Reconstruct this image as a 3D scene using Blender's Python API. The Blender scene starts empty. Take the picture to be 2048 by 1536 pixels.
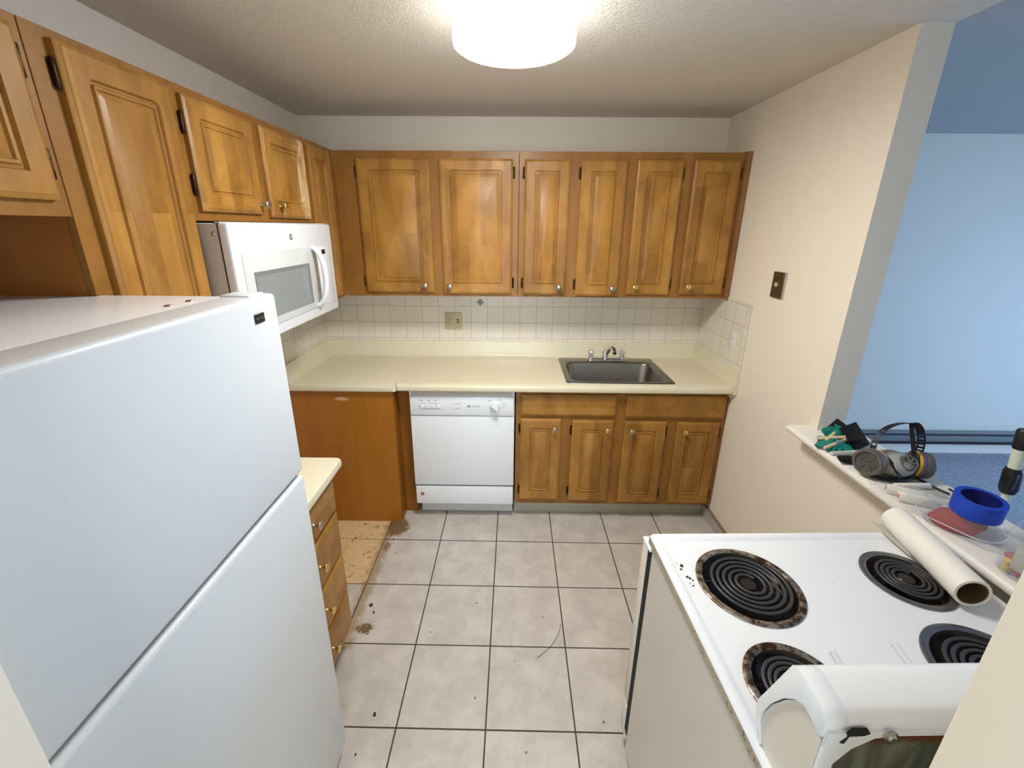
import bpy, bmesh, math, random
from mathutils import Vector, Matrix, Euler
random.seed(7)
SC = bpy.context.scene
COL = SC.collection
PI = math.pi

# ------------------------------------------------------------ camera
F_PX = 852.32; CX = 1014.58; CY = 732.84
yw, pt, rl = math.radians(-0.4337), math.radians(18.1004), math.radians(0.4266)
fwd = Vector((math.sin(yw)*math.cos(pt), math.cos(yw)*math.cos(pt), -math.sin(pt)))
rgt = Vector((math.cos(yw), -math.sin(yw), 0)); upv = rgt.cross(fwd)
R2 = rgt*math.cos(rl) + upv*math.sin(rl); U2 = -rgt*math.sin(rl) + upv*math.cos(rl)
cam = bpy.data.cameras.new('camera'); cam.sensor_width = 36; cam.sensor_fit = 'HORIZONTAL'
cam.lens = F_PX/2048*36; cam.clip_start = 0.02
cam.shift_x = (1024-CX)/2048; cam.shift_y = (CY-768)/2048
camo = bpy.data.objects.new('camera', cam); COL.objects.link(camo)
mw = Matrix((R2, U2, -fwd)).transposed().to_4x4(); mw.translation = Vector((0, 0, 1.7504))
camo.matrix_world = mw
SC.camera = camo
# ------------------------------------------------------------ world, view
w = bpy.data.worlds.new('world'); SC.world = w; w.use_nodes = True
w.node_tree.nodes['Background'].inputs[0].default_value = (0.55, 0.72, 1.0, 1)
w.node_tree.nodes['Background'].inputs[1].default_value = 0.25
SC.view_settings.view_transform = 'Standard'; SC.view_settings.look = 'None'
SC.view_settings.exposure = 0.35; SC.view_settings.gamma = 1.0; SC.view_settings.use_curve_mapping = False
LAMP_E = 62.0
LAMP_COL = (1.0, 0.972, 0.93)
def area(name, loc, rot, sx, sy, power, col):
    l = bpy.data.lights.new(name, 'AREA'); l.shape = 'RECTANGLE'; l.size = sx; l.size_y = sy
    l.energy = power; l.color = col
    o = bpy.data.objects.new(name, l); COL.objects.link(o); o.location = loc; o.rotation_euler = rot
    return o
# daylight through the window of the next room (faces -x); unseen fill light added behind the hall (faces +y)
area('window_daylight', (5.16, 1.0, 1.15), (0, PI/2-0.42, 0), 1.6, 2.4, 62, (0.42, 0.65, 1.0))
area('hall_fill_light', (0.1, -1.92, 1.35), (PI/2, 0, 0), 1.5, 1.3, 38, (0.78, 0.89, 1.0))

# ------------------------------------------------------------ node helpers
def C(r, g, b):
    f = lambda c: (c/255/12.92 if c/255 <= 0.04045 else ((c/255+0.055)/1.055)**2.4)
    return (f(r), f(g), f(b), 1)
class NT:
    def __init__(s, name):
        s.m = bpy.data.materials.new(name); s.m.use_nodes = True
        s.t = s.m.node_tree; s.p = s.t.nodes['Principled BSDF']; s.out = s.t.nodes['Material Output']
    def n(s, typ, **kw):
        nd = s.t.nodes.new(typ)
        for k, v in kw.items():
            if hasattr(nd, k) and not k.startswith('i_'): setattr(nd, k, v)
        return nd
    def set(s, sock, v):
        if isinstance(v, bpy.types.NodeSocket): s.t.links.new(v, sock)
        else: sock.default_value = v
    def math(s, op, a, b=0.0, c=0.0):
        nd = s.t.nodes.new('ShaderNodeMath'); nd.operation = op
        s.set(nd.inputs[0], a); s.set(nd.inputs[1], b); s.set(nd.inputs[2], c); return nd.outputs[0]
    def coord(s, kind='Object'):
        return s.t.nodes.new('ShaderNodeTexCoord').outputs[kind]
    def pos(s): return s.t.nodes.new('ShaderNodeNewGeometry').outputs['Position']
    def sep(s, v):
        nd = s.t.nodes.new('ShaderNodeSeparateXYZ'); s.t.links.new(v, nd.inputs[0]); return nd.outputs
    def comb(s, x, y, z):
        nd = s.t.nodes.new('ShaderNodeCombineXYZ')
        for i, v in enumerate((x, y, z)): s.set(nd.inputs[i], v)
        return nd.outputs[0]
    def noise(s, vec, scale, detail=3, rough=0.55, dist=0.0):
        nd = s.t.nodes.new('ShaderNodeTexNoise'); s.t.links.new(vec, nd.inputs['Vector'])
        nd.inputs['Scale'].default_value = scale; nd.inputs['Detail'].default_value = detail
        nd.inputs['Roughness'].default_value = rough; nd.inputs['Distortion'].default_value = dist
        return nd.outputs['Fac']
    def ramp(s, fac, a, b, smooth=True):
        nd = s.t.nodes.new('ShaderNodeMapRange'); nd.interpolation_type = 'SMOOTHSTEP' if smooth else 'LINEAR'
        s.set(nd.inputs['Value'], fac); nd.inputs['From Min'].default_value = a; nd.inputs['From Max'].default_value = b
        return nd.outputs['Result']
    def mix(s, fac, a, b, mode='MIX'):
        nd = s.t.nodes.new('ShaderNodeMix'); nd.data_type = 'RGBA'; nd.blend_type = mode
        s.set(nd.inputs[0], fac); s.set(nd.inputs[6], a); s.set(nd.inputs[7], b); return nd.outputs[2]
    def base(s, v): s.set(s.p.inputs['Base Color'], v)
    def rough(s, v): s.set(s.p.inputs['Roughness'], v)
    def bump(s, h, strength=0.3, dist=0.002):
        nd = s.t.nodes.new('ShaderNodeBump'); nd.inputs['Strength'].default_value = strength
        nd.inputs['Distance'].default_value = dist; s.set(nd.inputs['Height'], h)
        s.t.links.new(nd.outputs[0], s.p.inputs['Normal'])
    def brick(s, vec, bw, rh, mortar, c1, c2, cm, off=0.0, bias=0.0):
        nd = s.t.nodes.new('ShaderNodeTexBrick'); nd.offset = off; nd.squash = 1.0
        s.t.links.new(vec, nd.inputs['Vector'])
        nd.inputs['Scale'].default_value = 1; nd.inputs['Mortar Size'].default_value = mortar
        nd.inputs['Mortar Smooth'].default_value = 0.1; nd.inputs['Bias'].default_value = bias
        nd.inputs['Brick Width'].default_value = bw; nd.inputs['Row Height'].default_value = rh
        s.set(nd.inputs['Color1'], c1); s.set(nd.inputs['Color2'], c2); s.set(nd.inputs['Mortar'], cm)
        return nd.outputs['Color'], nd.outputs['Fac']

def simple(name, col, rough=0.5, metal=0.0, spec=0.5, var=0.0, scale=20, bump=0.0, bscale=300):
    t = NT(name); c = t.coord()
    if var:
        n = t.noise(c, scale, 3)
        t.base(t.mix(n, tuple(x*(1-var) for x in col[:3])+(1,), tuple(min(1, x*(1+var)) for x in col[:3])+(1,)))
    else: t.base(col)
    t.rough(rough); t.p.inputs['Metallic'].default_value = metal
    t.p.inputs['Specular IOR Level'].default_value = spec
    if bump: t.bump(t.noise(c, bscale, 2), bump, 0.001)
    return t.m

def wood(name, dark, light, horiz=False, patch=0.55, coat=0.08, worn=False):
    t = NT(name); c = t.coord(); x, y, z = t.sep(c)
    rnd = t.t.nodes.new('ShaderNodeObjectInfo').outputs['Random']
    u = t.math('ADD', x, y)
    uu = t.math('ADD', u, t.math('MULTIPLY', rnd, 3.7))
    zz = t.math('ADD', z, t.math('MULTIPLY', rnd, 5.3))
    # long staves, each a slightly different tone
    v = t.comb(zz, uu, 0) if not horiz else t.comb(uu, zz, 0)
    col1, _ = t.brick(v, 0.62, 0.062, 0.0, (0, 0, 0, 1), (1, 1, 1, 1), (0.5, 0.5, 0.5, 1), off=0.37)
    gr = t.comb(t.math('MULTIPLY', uu, 60 if not horiz else 2.5), t.math('MULTIPLY', zz, 2.5 if not horiz else 60), t.math('MULTIPLY', t.math('SUBTRACT', x, y), 3))
    grain = t.noise(gr, 1.0, 4, 0.6, 0.4)
    blot = t.noise(t.comb(t.math('MULTIPLY', uu, 9), t.math('MULTIPLY', zz, 4.0), rnd), 1.0, 3, 0.6, 0.8)
    sepc = t.t.nodes.new('ShaderNodeSeparateColor'); t.t.links.new(col1, sepc.inputs[0])
    f = t.math('ADD', t.math('MULTIPLY', sepc.outputs[0], 0.44*patch/0.55), t.math('MULTIPLY', t.ramp(blot, .3, .72), 0.38))
    f = t.math('ADD', f, t.math('MULTIPLY', grain, 0.28))
    base = t.mix(f, dark, light)
    if worn:   # finish worn off along the right side of one door
        wr = t.noise(t.comb(t.math('MULTIPLY', uu, 22), t.math('MULTIPLY', zz, 6), 0), 1.0, 4, 0.7)
        wy = t.sep(t.pos())[1]
        band = t.math('MULTIPLY', t.ramp(wy, 1.99, 2.06), t.ramp(wr, .36, .56))
        base = t.mix(t.math('MULTIPLY', t.math('MAXIMUM', band, t.math('MULTIPLY', t.ramp(wr, .6, .75), .5)), 0.75), base, C(232, 204, 156))
    t.base(base); t.rough(0.42); t.p.inputs['Specular IOR Level'].default_value = 0.32
    t.p.inputs['Coat Weight'].default_value = coat; t.p.inputs['Coat Roughness'].default_value = 0.22
    t.bump(grain, 0.05, 0.001)
    return t.m

WD, WL = C(120, 78, 26), C(184, 134, 62)
MAT = {}
MAT['wood'] = wood('honey_maple', WD, WL)
MAT['wood_h'] = wood('honey_maple_horizontal', WD, WL, horiz=True)
MAT['wood_frame'] = wood('maple_face_frame', C(128, 84, 32), C(160, 112, 50), patch=0.3)
MAT['wood_worn'] = wood('maple_worn', WD, WL, worn=True)
def panelmat():
    t = NT('orange_brown_veneer'); c = t.coord(); x, y, z = t.sep(c)
    n = t.noise(t.comb(t.math('MULTIPLY', t.math('ADD', x, y), 14), 0.0, t.math('MULTIPLY', z, 2)), 1.0, 3)
    b = t.mix(n, C(150, 92, 20), C(176, 114, 32))
    # pale scuff on the panel under the counter
    P = t.pos(); px, py, pz = t.sep(P)
    dx = t.math('MULTIPLY', t.math('SUBTRACT', px, -0.952), 22.0); dz = t.math('MULTIPLY', t.math('SUBTRACT', pz, 0.822), 80.0)
    d = t.math('ADD', t.math('MULTIPLY', dx, dx), t.math('MULTIPLY', dz, dz))
    d = t.math('ADD', d, t.math('MULTIPLY', t.noise(P, 70, 3), 1.4))
    b = t.mix(t.math('SUBTRACT', 1.0, t.ramp(d, 1.0, 1.7)), b, C(205, 160, 125))
    t.base(b); t.rough(0.42); return t.m
MAT['panel'] = panelmat()
def paint(name, col, bs=0.12):
    t = NT(name); c = t.coord(); n = t.noise(c, 1.3, 2)
    t.base(t.mix(n, tuple(v*0.96 for v in col[:3])+(1,), col)); t.rough(0.62)
    t.bump(t.noise(c, 260, 3), bs, 0.001); return t.m
MAT['wall'] = paint('cream_wall_paint', C(242, 234, 217))
MAT['wall_cool'] = paint('off_white_wall_paint', C(226, 226, 218))
MAT['ceiling'] = None
t = NT('textured_ceiling'); c = t.coord(); t.base(C(224, 218, 207)); t.rough(0.8)
t.bump(t.math('ADD', t.noise(c, 75, 4, 0.65), t.math('MULTIPLY', t.noise(c, 190, 2), 0.5)), 0.8, 0.009); MAT['ceiling'] = t.m
MAT['white_trim'] = simple('white_trim_paint', C(238, 234, 226), 0.35)
MAT['laminate'] = simple('cream_laminate', C(226, 220, 192), 0.28, var=0.03, scale=9)
MAT['appl'] = simple('white_enamel', C(234, 238, 242), 0.22, bump=0.06, bscale=420)
MAT['appl_pebble'] = simple('white_pebbled_enamel', C(214, 219, 222), 0.36, bump=0.22, bscale=520)
MAT['appl_cream'] = simple('aged_white_metal', C(222, 216, 202), 0.32, var=0.04, scale=6)
MAT['plastic_white'] = simple('white_plastic', C(222, 225, 229), 0.28)
MAT['plastic_grey'] = simple('grey_plastic', C(150, 150, 142), 0.4)
MAT['toe'] = simple('grey_vinyl_kick', C(176, 174, 156), 0.5, var=0.05)
MAT['black'] = simple('black_plastic', C(16, 15, 18), 0.4)
MAT['gap'] = simple('dark_gap', C(14, 10, 12), 0.8)
MAT['brass'] = simple('polished_brass', C(226, 205, 130), 0.16, 1.0)
MAT['nickel'] = simple('brushed_nickel', C(190, 184, 172), 0.28, 1.0)
MAT['bronze'] = simple('dark_bronze_hinge', C(56, 40, 28), 0.38, 0.8)
MAT['plate_brown'] = simple('brown_metal_plate', C(92, 72, 44), 0.35, 0.4)
MAT['chrome'] = simple('chrome', C(205, 205, 208), 0.08, 1.0)
MAT['steel'] = simple('brushed_steel', C(140, 138, 132), 0.33, 1.0, var=0.05, scale=3)
MAT['outlet'] = simple('beige_outlet', C(196, 188, 150), 0.35)
MAT['outlet_white'] = simple('white_outlet', C(232, 228, 220), 0.35)
MAT['slot'] = simple('outlet_slot', C(38, 32, 20), 0.7)
MAT['coil'] = simple('heating_coil', C(62, 62, 64), 0.45, 0.3)
MAT['paper'] = simple('white_paper', C(240, 236, 228), 0.7, var=0.02, scale=12)
MAT['card'] = simple('cardboard', C(96, 74, 44), 0.9)
MAT['window_glass_grey'] = simple('grey_oven_window', C(138, 144, 144), 0.15)
MAT['panel_glass'] = simple('white_glass_panel', C(206, 212, 210), 0.1)
MAT['grey_rub'] = simple('grey_rubber', C(134, 136, 130), 0.55)
MAT['grey_dark'] = simple('dark_grey_plastic', C(92, 90, 84), 0.5)
MAT['yellow'] = simple('yellow_band', C(230, 190, 30), 0.5)
MAT['purple'] = simple('purple_band', C(130, 88, 140), 0.5)
MAT['strap'] = simple('black_red_strap', C(26, 18, 30), 0.55)
MAT['blue_tape'] = simple('blue_masking_tape', C(12, 66, 190), 0.6, bump=0.1)
MAT['tape_edge'] = simple('tape_side', C(60, 84, 130), 0.7)
MAT['teal'] = simple('teal_nitrile', C(10, 128, 112), 0.5)
MAT['foam'] = simple('black_foam', C(9, 9, 8), 0.95, bump=0.5, bscale=500)
MAT['dowel'] = simple('pale_wood_dowel', C(222, 196, 156), 0.55)
MAT['grey_text'] = simple('grey_print', C(96, 96, 98), 0.6)
MAT['red'] = simple('red_sanding_disc', C(170, 16, 14), 0.75, var=0.15, scale=60)
MAT['redplug'] = simple('red_plug', C(176, 30, 44), 0.5)
MAT['yelplug'] = simple('yellow_plug', C(226, 190, 20), 0.5)
MAT['fuzz'] = simple('white_roller_nap', C(236, 230, 218), 0.9, bump=0.4, bscale=600)
MAT['orange'] = simple('orange_cap', C(214, 110, 80), 0.5)
MAT['pole'] = simple('white_green_pole', C(220, 228, 206), 0.35)
MAT['copper'] = simple('copper_screw', C(190, 120, 92), 0.4, 0.6)
def clear(name, tint, fac=0.22, rough=0.08):
    t = NT(name); tr = t.n('ShaderNodeBsdfTransparent'); tr.inputs[0].default_value = tint
    mx = t.n('ShaderNodeMixShader'); mx.inputs[0].default_value = fac
    t.base(C(235, 238, 240)); t.rough(rough)
    t.t.links.new(tr.outputs[0], mx.inputs[1]); t.t.links.new(t.p.outputs[0], mx.inputs[2])
    t.t.links.new(mx.outputs[0], t.out.inputs[0]); return t.m
MAT['clear'] = clear('clear_plastic', (0.96, 0.965, 0.98, 1), 0.12)
MAT['film'] = clear('plastic_film', (0.95, 0.95, 0.94, 1), 0.22, 0.10)
MAT['glass'] = clear('window_glass', (0.97, 0.98, 1, 1), 0.06, 0.02)
MAT['acrylic'] = clear('acrylic_knob', (0.80, 0.76, 0.70, 1), 0.35, 0.05)
t = NT('glowing_diffuser'); t.base(C(250, 250, 250)); t.p.inputs['Emission Color'].default_value = (*LAMP_COL, 1)
t.p.inputs['Emission Strength'].default_value = LAMP_E; MAT['glow'] = t.m
t = NT('glowing_side'); t.base(C(240, 240, 245)); t.p.inputs['Emission Color'].default_value = (*LAMP_COL, 1)
t.p.inputs['Emission Strength'].default_value = 4.5; MAT['glow_side'] = t.m

def tilemat():
    t = NT('cream_wall_tile'); P = t.pos(); x, y, z = t.sep(P)
    # running coordinate along either wall: the back wall uses x, the side walls use y
    g = t.t.nodes.new('ShaderNodeNewGeometry'); nx, ny, nz = t.sep(g.outputs['Normal'])
    isback = t.math('GREATER_THAN', t.math('ABSOLUTE', ny), 0.5)
    ub = t.math('ADD', x, 1.1282); us = t.math('SUBTRACT', 2.790, y)
    u = t.math('ADD', t.math('MULTIPLY', isback, ub), t.math('MULTIPLY', t.math('SUBTRACT', 1.0, isback), us))
    v = t.comb(t.math('ADD', u, 1.0810*6), t.math('ADD', t.math('SUBTRACT', z, 1.0363), 0.5405), 0)
    c, f = t.brick(v, 0.1081, 0.1081, 0.0011, C(228, 221, 206), C(234, 228, 216), C(168, 154, 132))
    t.base(c); t.rough(0.2); t.bump(f, -0.4, 0.0012); return t.m
MAT['tile'] = tilemat()

def floormat():
    t = NT('kitchen_floor_tile'); P = t.pos(); x, y, z = t.sep(P)
    a = math.radians(-0.3732); T = 0.3288
    dx = t.math('SUBTRACT', x, -0.0716); dy = t.math('SUBTRACT', y, 2.055)
    u = t.math('ADD', t.math('MULTIPLY', dx, math.cos(a)), t.math('MULTIPLY', dy, math.sin(a)))
    v = t.math('ADD', t.math('MULTIPLY', dx, -math.sin(a)), t.math('MULTIPLY', dy, math.cos(a)))
    vec = t.comb(t.math('ADD', u, T*20), t.math('ADD', v, T*20), 0)
    _, f = t.brick(vec, T, T, 0.0030, (0, 0, 0, 1), (1, 1, 1, 1), (.5, .5, .5, 1))
    cl = t.noise(P, 9, 5, 0.62, 0.3); fine = t.noise(P, 45, 3, 0.6)
    tile = t.mix(t.ramp(cl, .3, .7), C(190, 183, 176), C(208, 202, 194))
    tile = t.mix(t.math('MULTIPLY', t.ramp(fine, .45, .8), 0.25), tile, C(216, 212, 206))
    # old tan floor left bare where the range used to stand
    tan = t.mix(t.noise(P, 26, 5, 0.7), C(204, 170, 122), C(232, 204, 160))
    spots = t.math('MULTIPLY', t.ramp(t.noise(P, 38, 5, 0.78), 0.54, 0.62), t.ramp(t.noise(P, 9, 3, 0.6), 0.38, 0.58))
    tan = t.mix(t.math('MULTIPLY', spots, 0.85), tan, C(92, 66, 38))
    inx = t.math('LESS_THAN', u, -2*T); iny = t.math('GREATER_THAN', v, -T-0.0)
    reg = t.math('MULTIPLY', inx, t.math('MULTIPLY', iny, t.math('LESS_THAN', v, 0.30)))
    col = t.mix(reg, tile, tan)
    # grime that bleeds across the joint, ragged
    nn = t.noise(P, 24, 5, 0.72)
    edge = t.math('SUBTRACT', 1.0, t.ramp(t.math('ADD', t.math('ABSOLUTE', t.math('SUBTRACT', u, -2*T+0.01)), t.math('MULTIPLY', nn, 0.11)), 0.062, 0.105))
    edge = t.math('MULTIPLY', edge, t.math('GREATER_THAN', v, -2.1*T))
    edge = t.math('MULTIPLY', edge, t.math('LESS_THAN', v, 0.2))
    col = t.mix(t.math('MULTIPLY', edge, 0.8), col, C(158, 136, 100))
    nb = t.noise(P, 70, 5, 0.8)
    def blot(bx, by, sx, sy, c, k, thr=1.0):
        ex = t.math('DIVIDE', t.math('SUBTRACT', x, bx), sx); ey = t.math('DIVIDE', t.math('SUBTRACT', y, by), sy)
        d = t.math('ADD', t.math('MULTIPLY', ex, ex), t.math('MULTIPLY', ey, ey))
        d = t.math('ADD', d, t.math('ADD', t.math('MULTIPLY', nn, 1.2), t.math('MULTIPLY', nb, 3.2)))
        return t.mix(t.math('MULTIPLY', t.math('SUBTRACT', 1.0, t.ramp(d, thr, thr+0.35)), k), col, c)
    col = blot(-0.675, 2.17, 0.075, 0.09, C(112, 84, 44), 0.9, 2.75)
    col = blot(-0.655, 1.475, 0.05, 0.035, C(112, 88, 42), 0.95, 2.6)
    col = blot(-0.70, 2.0, 0.03, 0.05, C(110, 84, 56), 0.7, 2.5)
    col = t.mix(t.math('MULTIPLY', f, t.math('SUBTRACT', 1.0, t.math('MULTIPLY', t.math('MULTIPLY', inx, iny), .45))), col, C(66, 52, 44))
    t.base(col); t.rough(t.math('ADD', 0.33, t.math('MULTIPLY', f, 0.4)))
    t.bump(f, -0.5, 0.002)
    return t.m
MAT['floor'] = floormat()
t = NT('woven_carpet'); P = t.pos(); x, y, z = t.sep(P)
wv = t.t.nodes.new('ShaderNodeTexWave'); wv.wave_type = 'BANDS'; t.t.links.new(t.comb(t.math('ADD', x, t.math('MULTIPLY', y, .5)), y, z), wv.inputs['Vector'])
wv.inputs['Scale'].default_value = 14; wv.inputs['Distortion'].default_value = 6; wv.inputs['Detail Scale'].default_value = 4
cn = t.noise(P, 70, 3, .7)
t.base(t.mix(t.math('MULTIPLY', t.math('ADD', cn, wv.outputs['Fac']), 0.5), C(112, 118, 134), C(196, 202, 214))); t.rough(0.95)
t.bump(cn, 0.6, 0.01); MAT['carpet'] = t.m
def rangemat(name, base, chips, kind):
    t = NT(name); P = t.coord(); x, y, z = t.sep(P)
    n = t.noise(P, 95, 3, 0.7); n2 = t.noise(P, 14, 3)
    m = t.math('MULTIPLY', t.ramp(n, chips, chips+0.03), t.ramp(n2, 0.42, 0.56))
    col = t.mix(t.math('MULTIPLY', m, 0.9), base, C(60, 44, 36))
    if kind == 'lip':
        col = t.mix(t.math('MULTIPLY', t.ramp(t.noise(P, 30, 4, .7), .35, .7), .55), col, C(150, 132, 104))
    t.base(col); t.rough(0.3); return t.m
MAT['range_lip'] = rangemat('stained_range_lip', C(176, 164, 140), 0.56, 'lip')
MAT['range_side'] = rangemat('range_side_panel', C(206, 202, 190), 0.80, 'side')
t = NT('stained_drip_pan'); P = t.coord(); n = t.noise(P, 34, 4, .7)
t.base(t.mix(t.ramp(n, .36, .6), C(180, 170, 158), C(74, 48, 28))); t.p.inputs['Metallic'].default_value = 0.85
t.rough(t.math('ADD', .18, t.math('MULTIPLY', n, .35))); MAT['pan_dirty'] = t.m
MAT['pan_clean'] = simple('chrome_drip_pan', C(136, 134, 134), 0.32, 0.9, var=0.14, scale=18)
MAT['pan_bowl'] = simple('sooty_drip_bowl', C(26, 21, 19), 0.3, 0.35, var=0.3, scale=30)
t = NT('grimy_back_panel'); P = t.coord(); x, y, z = t.sep(P)
n = t.noise(t.comb(t.math('MULTIPLY', x, 22), y, t.math('MULTIPLY', z, 5)), 1.0, 4, .7, .8)
b = t.mix(t.ramp(n, .3, .75), C(66, 70, 58), C(118, 122, 106))
r = t.math('ADD', z, t.math('MULTIPLY', t.noise(P, 18, 4, .7), 0.030))
b = t.mix(t.ramp(r, 1.088, 1.102), b, C(92, 54, 18)); t.base(b); t.rough(0.4); MAT['back_panel'] = t.m

# ------------------------------------------------------------ mesh helpers
ORG = {}
def tag(o, label=None, cat=None, group=None, kind=None):
    if label: o['label'] = label
    if cat: o['category'] = cat
    if group: o['group'] = group
    if kind: o['kind'] = kind
    return o
def thing(name, label, cat, loc=(0, 0, 0), rotz=0.0, group=None, local=False):
    o = bpy.data.objects.new(name, None); COL.objects.link(o); o.empty_display_size = 0.1
    o.location = loc; o.rotation_euler = (0, 0, rotz)
    ORG[o.name] = Vector((0, 0, 0)) if local else Vector(loc)
    return tag(o, label, cat, group)
def obj(name, bm, m, parent=None, smooth=None, label=None):
    if isinstance(m, str): m = MAT[m]
    off = ORG[parent.name] if parent else Vector((0, 0, 0))
    if off.length: bmesh.ops.translate(bm, verts=bm.verts, vec=-off)
    bmesh.ops.recalc_face_normals(bm, faces=bm.faces)
    me = bpy.data.meshes.new(name); bm.to_mesh(me); bm.free()
    me.materials.append(m)
    o = bpy.data.objects.new(name, me); COL.objects.link(o)
    if parent: o.parent = parent
    ORG[o.name] = off
    if smooth is None: smooth = 40
    if smooth:
        for p in me.polygons: p.use_smooth = True
        try: me.set_sharp_from_angle(angle=math.radians(smooth))
        except Exception: pass
    if label: o['label'] = label
    return o
def origin_mesh(o):   # put a top-level mesh object's origin at its base centre
    vs = [v.co for v in o.data.vertices]
    lo = Vector(min(v[i] for v in vs) for i in range(3)); hi = Vector(max(v[i] for v in vs) for i in range(3))
    c = Vector(((lo.x+hi.x)/2, (lo.y+hi.y)/2, lo.z)); o.data.transform(Matrix.Translation(-c)); o.location = o.location + c
    return o
def BM(): return bmesh.new()
def box(bm, x0, x1, y0, y1, z0, z1, bev=0.0, seg=2, mat=None):
    vs = [bm.verts.new((x, y, z)) for x in (x0, x1) for y in (y0, y1) for z in (z0, z1)]
    fs = [bm.faces.new([vs[i] for i in q]) for q in ((0, 1, 3, 2), (4, 6, 7, 5), (0, 4, 5, 1), (2, 3, 7, 6), (0, 2, 6, 4), (1, 5, 7, 3))]
    new = vs
    if bev:
        es = list({e for f in fs for e in f.edges})
        r = bmesh.ops.bevel(bm, geom=es, offset=bev, segments=seg, affect='EDGES', profile=0.5)
        new = list({v for v in r['verts']} | {v for f in r['faces'] for v in f.verts})
    if mat is not None: bmesh.ops.transform(bm, matrix=mat, verts=[v for v in new if v.is_valid])
    return new
def B(*a, **k):
    bm = BM(); box(bm, *a, **k); return bm
def prism(bm, pts, axis, a, b, bev=0.0, seg=2):
    """extrude the outline pts (2-D) along an axis: 'x' -> pts are (y,z); 'y' -> (x,z); 'z' -> (x,y)"""
    def P(p, t): return {'x': (t, p[0], p[1]), 'y': (p[0], t, p[1]), 'z': (p[0], p[1], t)}[axis]
    v0 = [bm.verts.new(P(p, a)) for p in pts]; v1 = [bm.verts.new(P(p, b)) for p in pts]
    n = len(pts); fs = [bm.faces.new(v0), bm.faces.new(v1[::-1])]
    for i in range(n): fs.append(bm.faces.new((v0[i], v1[i], v1[(i+1) % n], v0[(i+1) % n])))
    if bev:
        es = [e for e in set(fs[0].edges) | set(fs[1].edges)]
        bmesh.ops.bevel(bm, geom=es, offset=bev, segments=seg, affect='EDGES', profile=0.5)
    return bm
def frame_from(axis):
    n = Vector(axis).normalized(); a = Vector((0, 0, 1)) if abs(n.z) < 0.9 else Vector((1, 0, 0))
    u = a.cross(n).normalized(); v = n.cross(u); return u, v, n
def lathe(bm, prof, c, axis=(0, 0, 1), seg=32, closed=False, arc=None):
    """prof: (radius, height) pairs along axis from point c"""
    u, v, n = frame_from(axis); c = Vector(c); rings = []
    for r, h in prof:
        if r < 1e-6: rings.append([bm.verts.new(c+n*h)])
        else: rings.append([bm.verts.new(c+n*h+(u*math.cos(2*PI*i/seg)+v*math.sin(2*PI*i/seg))*r) for i in range(seg)])
    if closed: rings.append(rings[0])
    for A, D in zip(rings, rings[1:]):
        for i in range(seg):
            j = (i+1) % seg
            if len(A) == 1 and len(D) == 1: continue
            if len(A) == 1: bm.faces.new((A[0], D[i], D[j]))
            elif len(D) == 1: bm.faces.new((A[i], D[0], A[j]))
            else: bm.faces.new((A[i], D[i], D[j], A[j]))
    return bm
def tube(bm, pts, r, seg=10, cap=True, flat=None):
    """swept tube; r is a number or a list; flat=(k) squashes the section along its second axis"""
    pts = [Vector(p) for p in pts]; n = len(pts); rings = []
    t0 = (pts[1]-pts[0]).normalized(); u, v, _ = frame_from(t0)
    for i, p in enumerate(pts):
        t = (pts[min(i+1, n-1)]-pts[max(i-1, 0)]).normalized()
        u = (u - t*u.dot(t)).normalized(); v = t.cross(u)
        rr = r[i] if isinstance(r, (list, tuple)) else r
        k = flat if flat else 1.0
        rings.append([bm.verts.new(p+u*math.cos(2*PI*j/seg)*rr+v*math.sin(2*PI*j/seg)*rr*k) for j in range(seg)])
    for A, D in zip(rings, rings[1:]):
        for j in range(seg): bm.faces.new((A[j], A[(j+1) % seg], D[(j+1) % seg], D[j]))
    if cap: bm.faces.new(rings[0][::-1]); bm.faces.new(rings[-1])
    return bm
def bez(p0, p1, p2, p3, n=12):
    p0, p1, p2, p3 = map(Vector, (p0, p1, p2, p3)); out = []
    for i in range(n+1):
        t = i/n; out.append(p0*(1-t)**3+p1*3*t*(1-t)**2+p2*3*t*t*(1-t)+p3*t**3)
    return out
def rloop(w, h, ins, rt, rb=0.0006, k=5):
    """rounded rectangle loop (u,v), inset from a w x h rectangle, top corner radius rt, bottom rb"""
    x0, x1, y0, y1 = ins, w-ins, ins, h-ins; out = []
    for cx, cy, r, a0 in ((x1-rb, y0+rb, rb, -90), (x1-rt, y1-rt, rt, 0), (x0+rt, y1-rt, rt, 90), (x0+rb, y0+rb, rb, 180)):
        for i in range(k):
            a = math.radians(a0+90*i/(k-1)); out.append((cx+r*math.cos(a), cy+r*math.sin(a)))
    return out
def rings_bm(bm, P0, U, N, loops):
    """loops: list of (list of (u,v), n)"""
    U = Vector(U); N = Vector(N); V = Vector((0, 0, 1)); P0 = Vector(P0)
    R = [[bm.verts.new(P0+U*a+V*b+N*n) for a, b in L] for L, n in loops]
    k = len(R[0])
    for A, D in zip(R, R[1:]):
        for i in range(k): bm.faces.new((A[i], A[(i+1) % k], D[(i+1) % k], D[i]))
    bm.faces.new(R[0][::-1]); bm.faces.new(R[-1]); return bm
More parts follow.
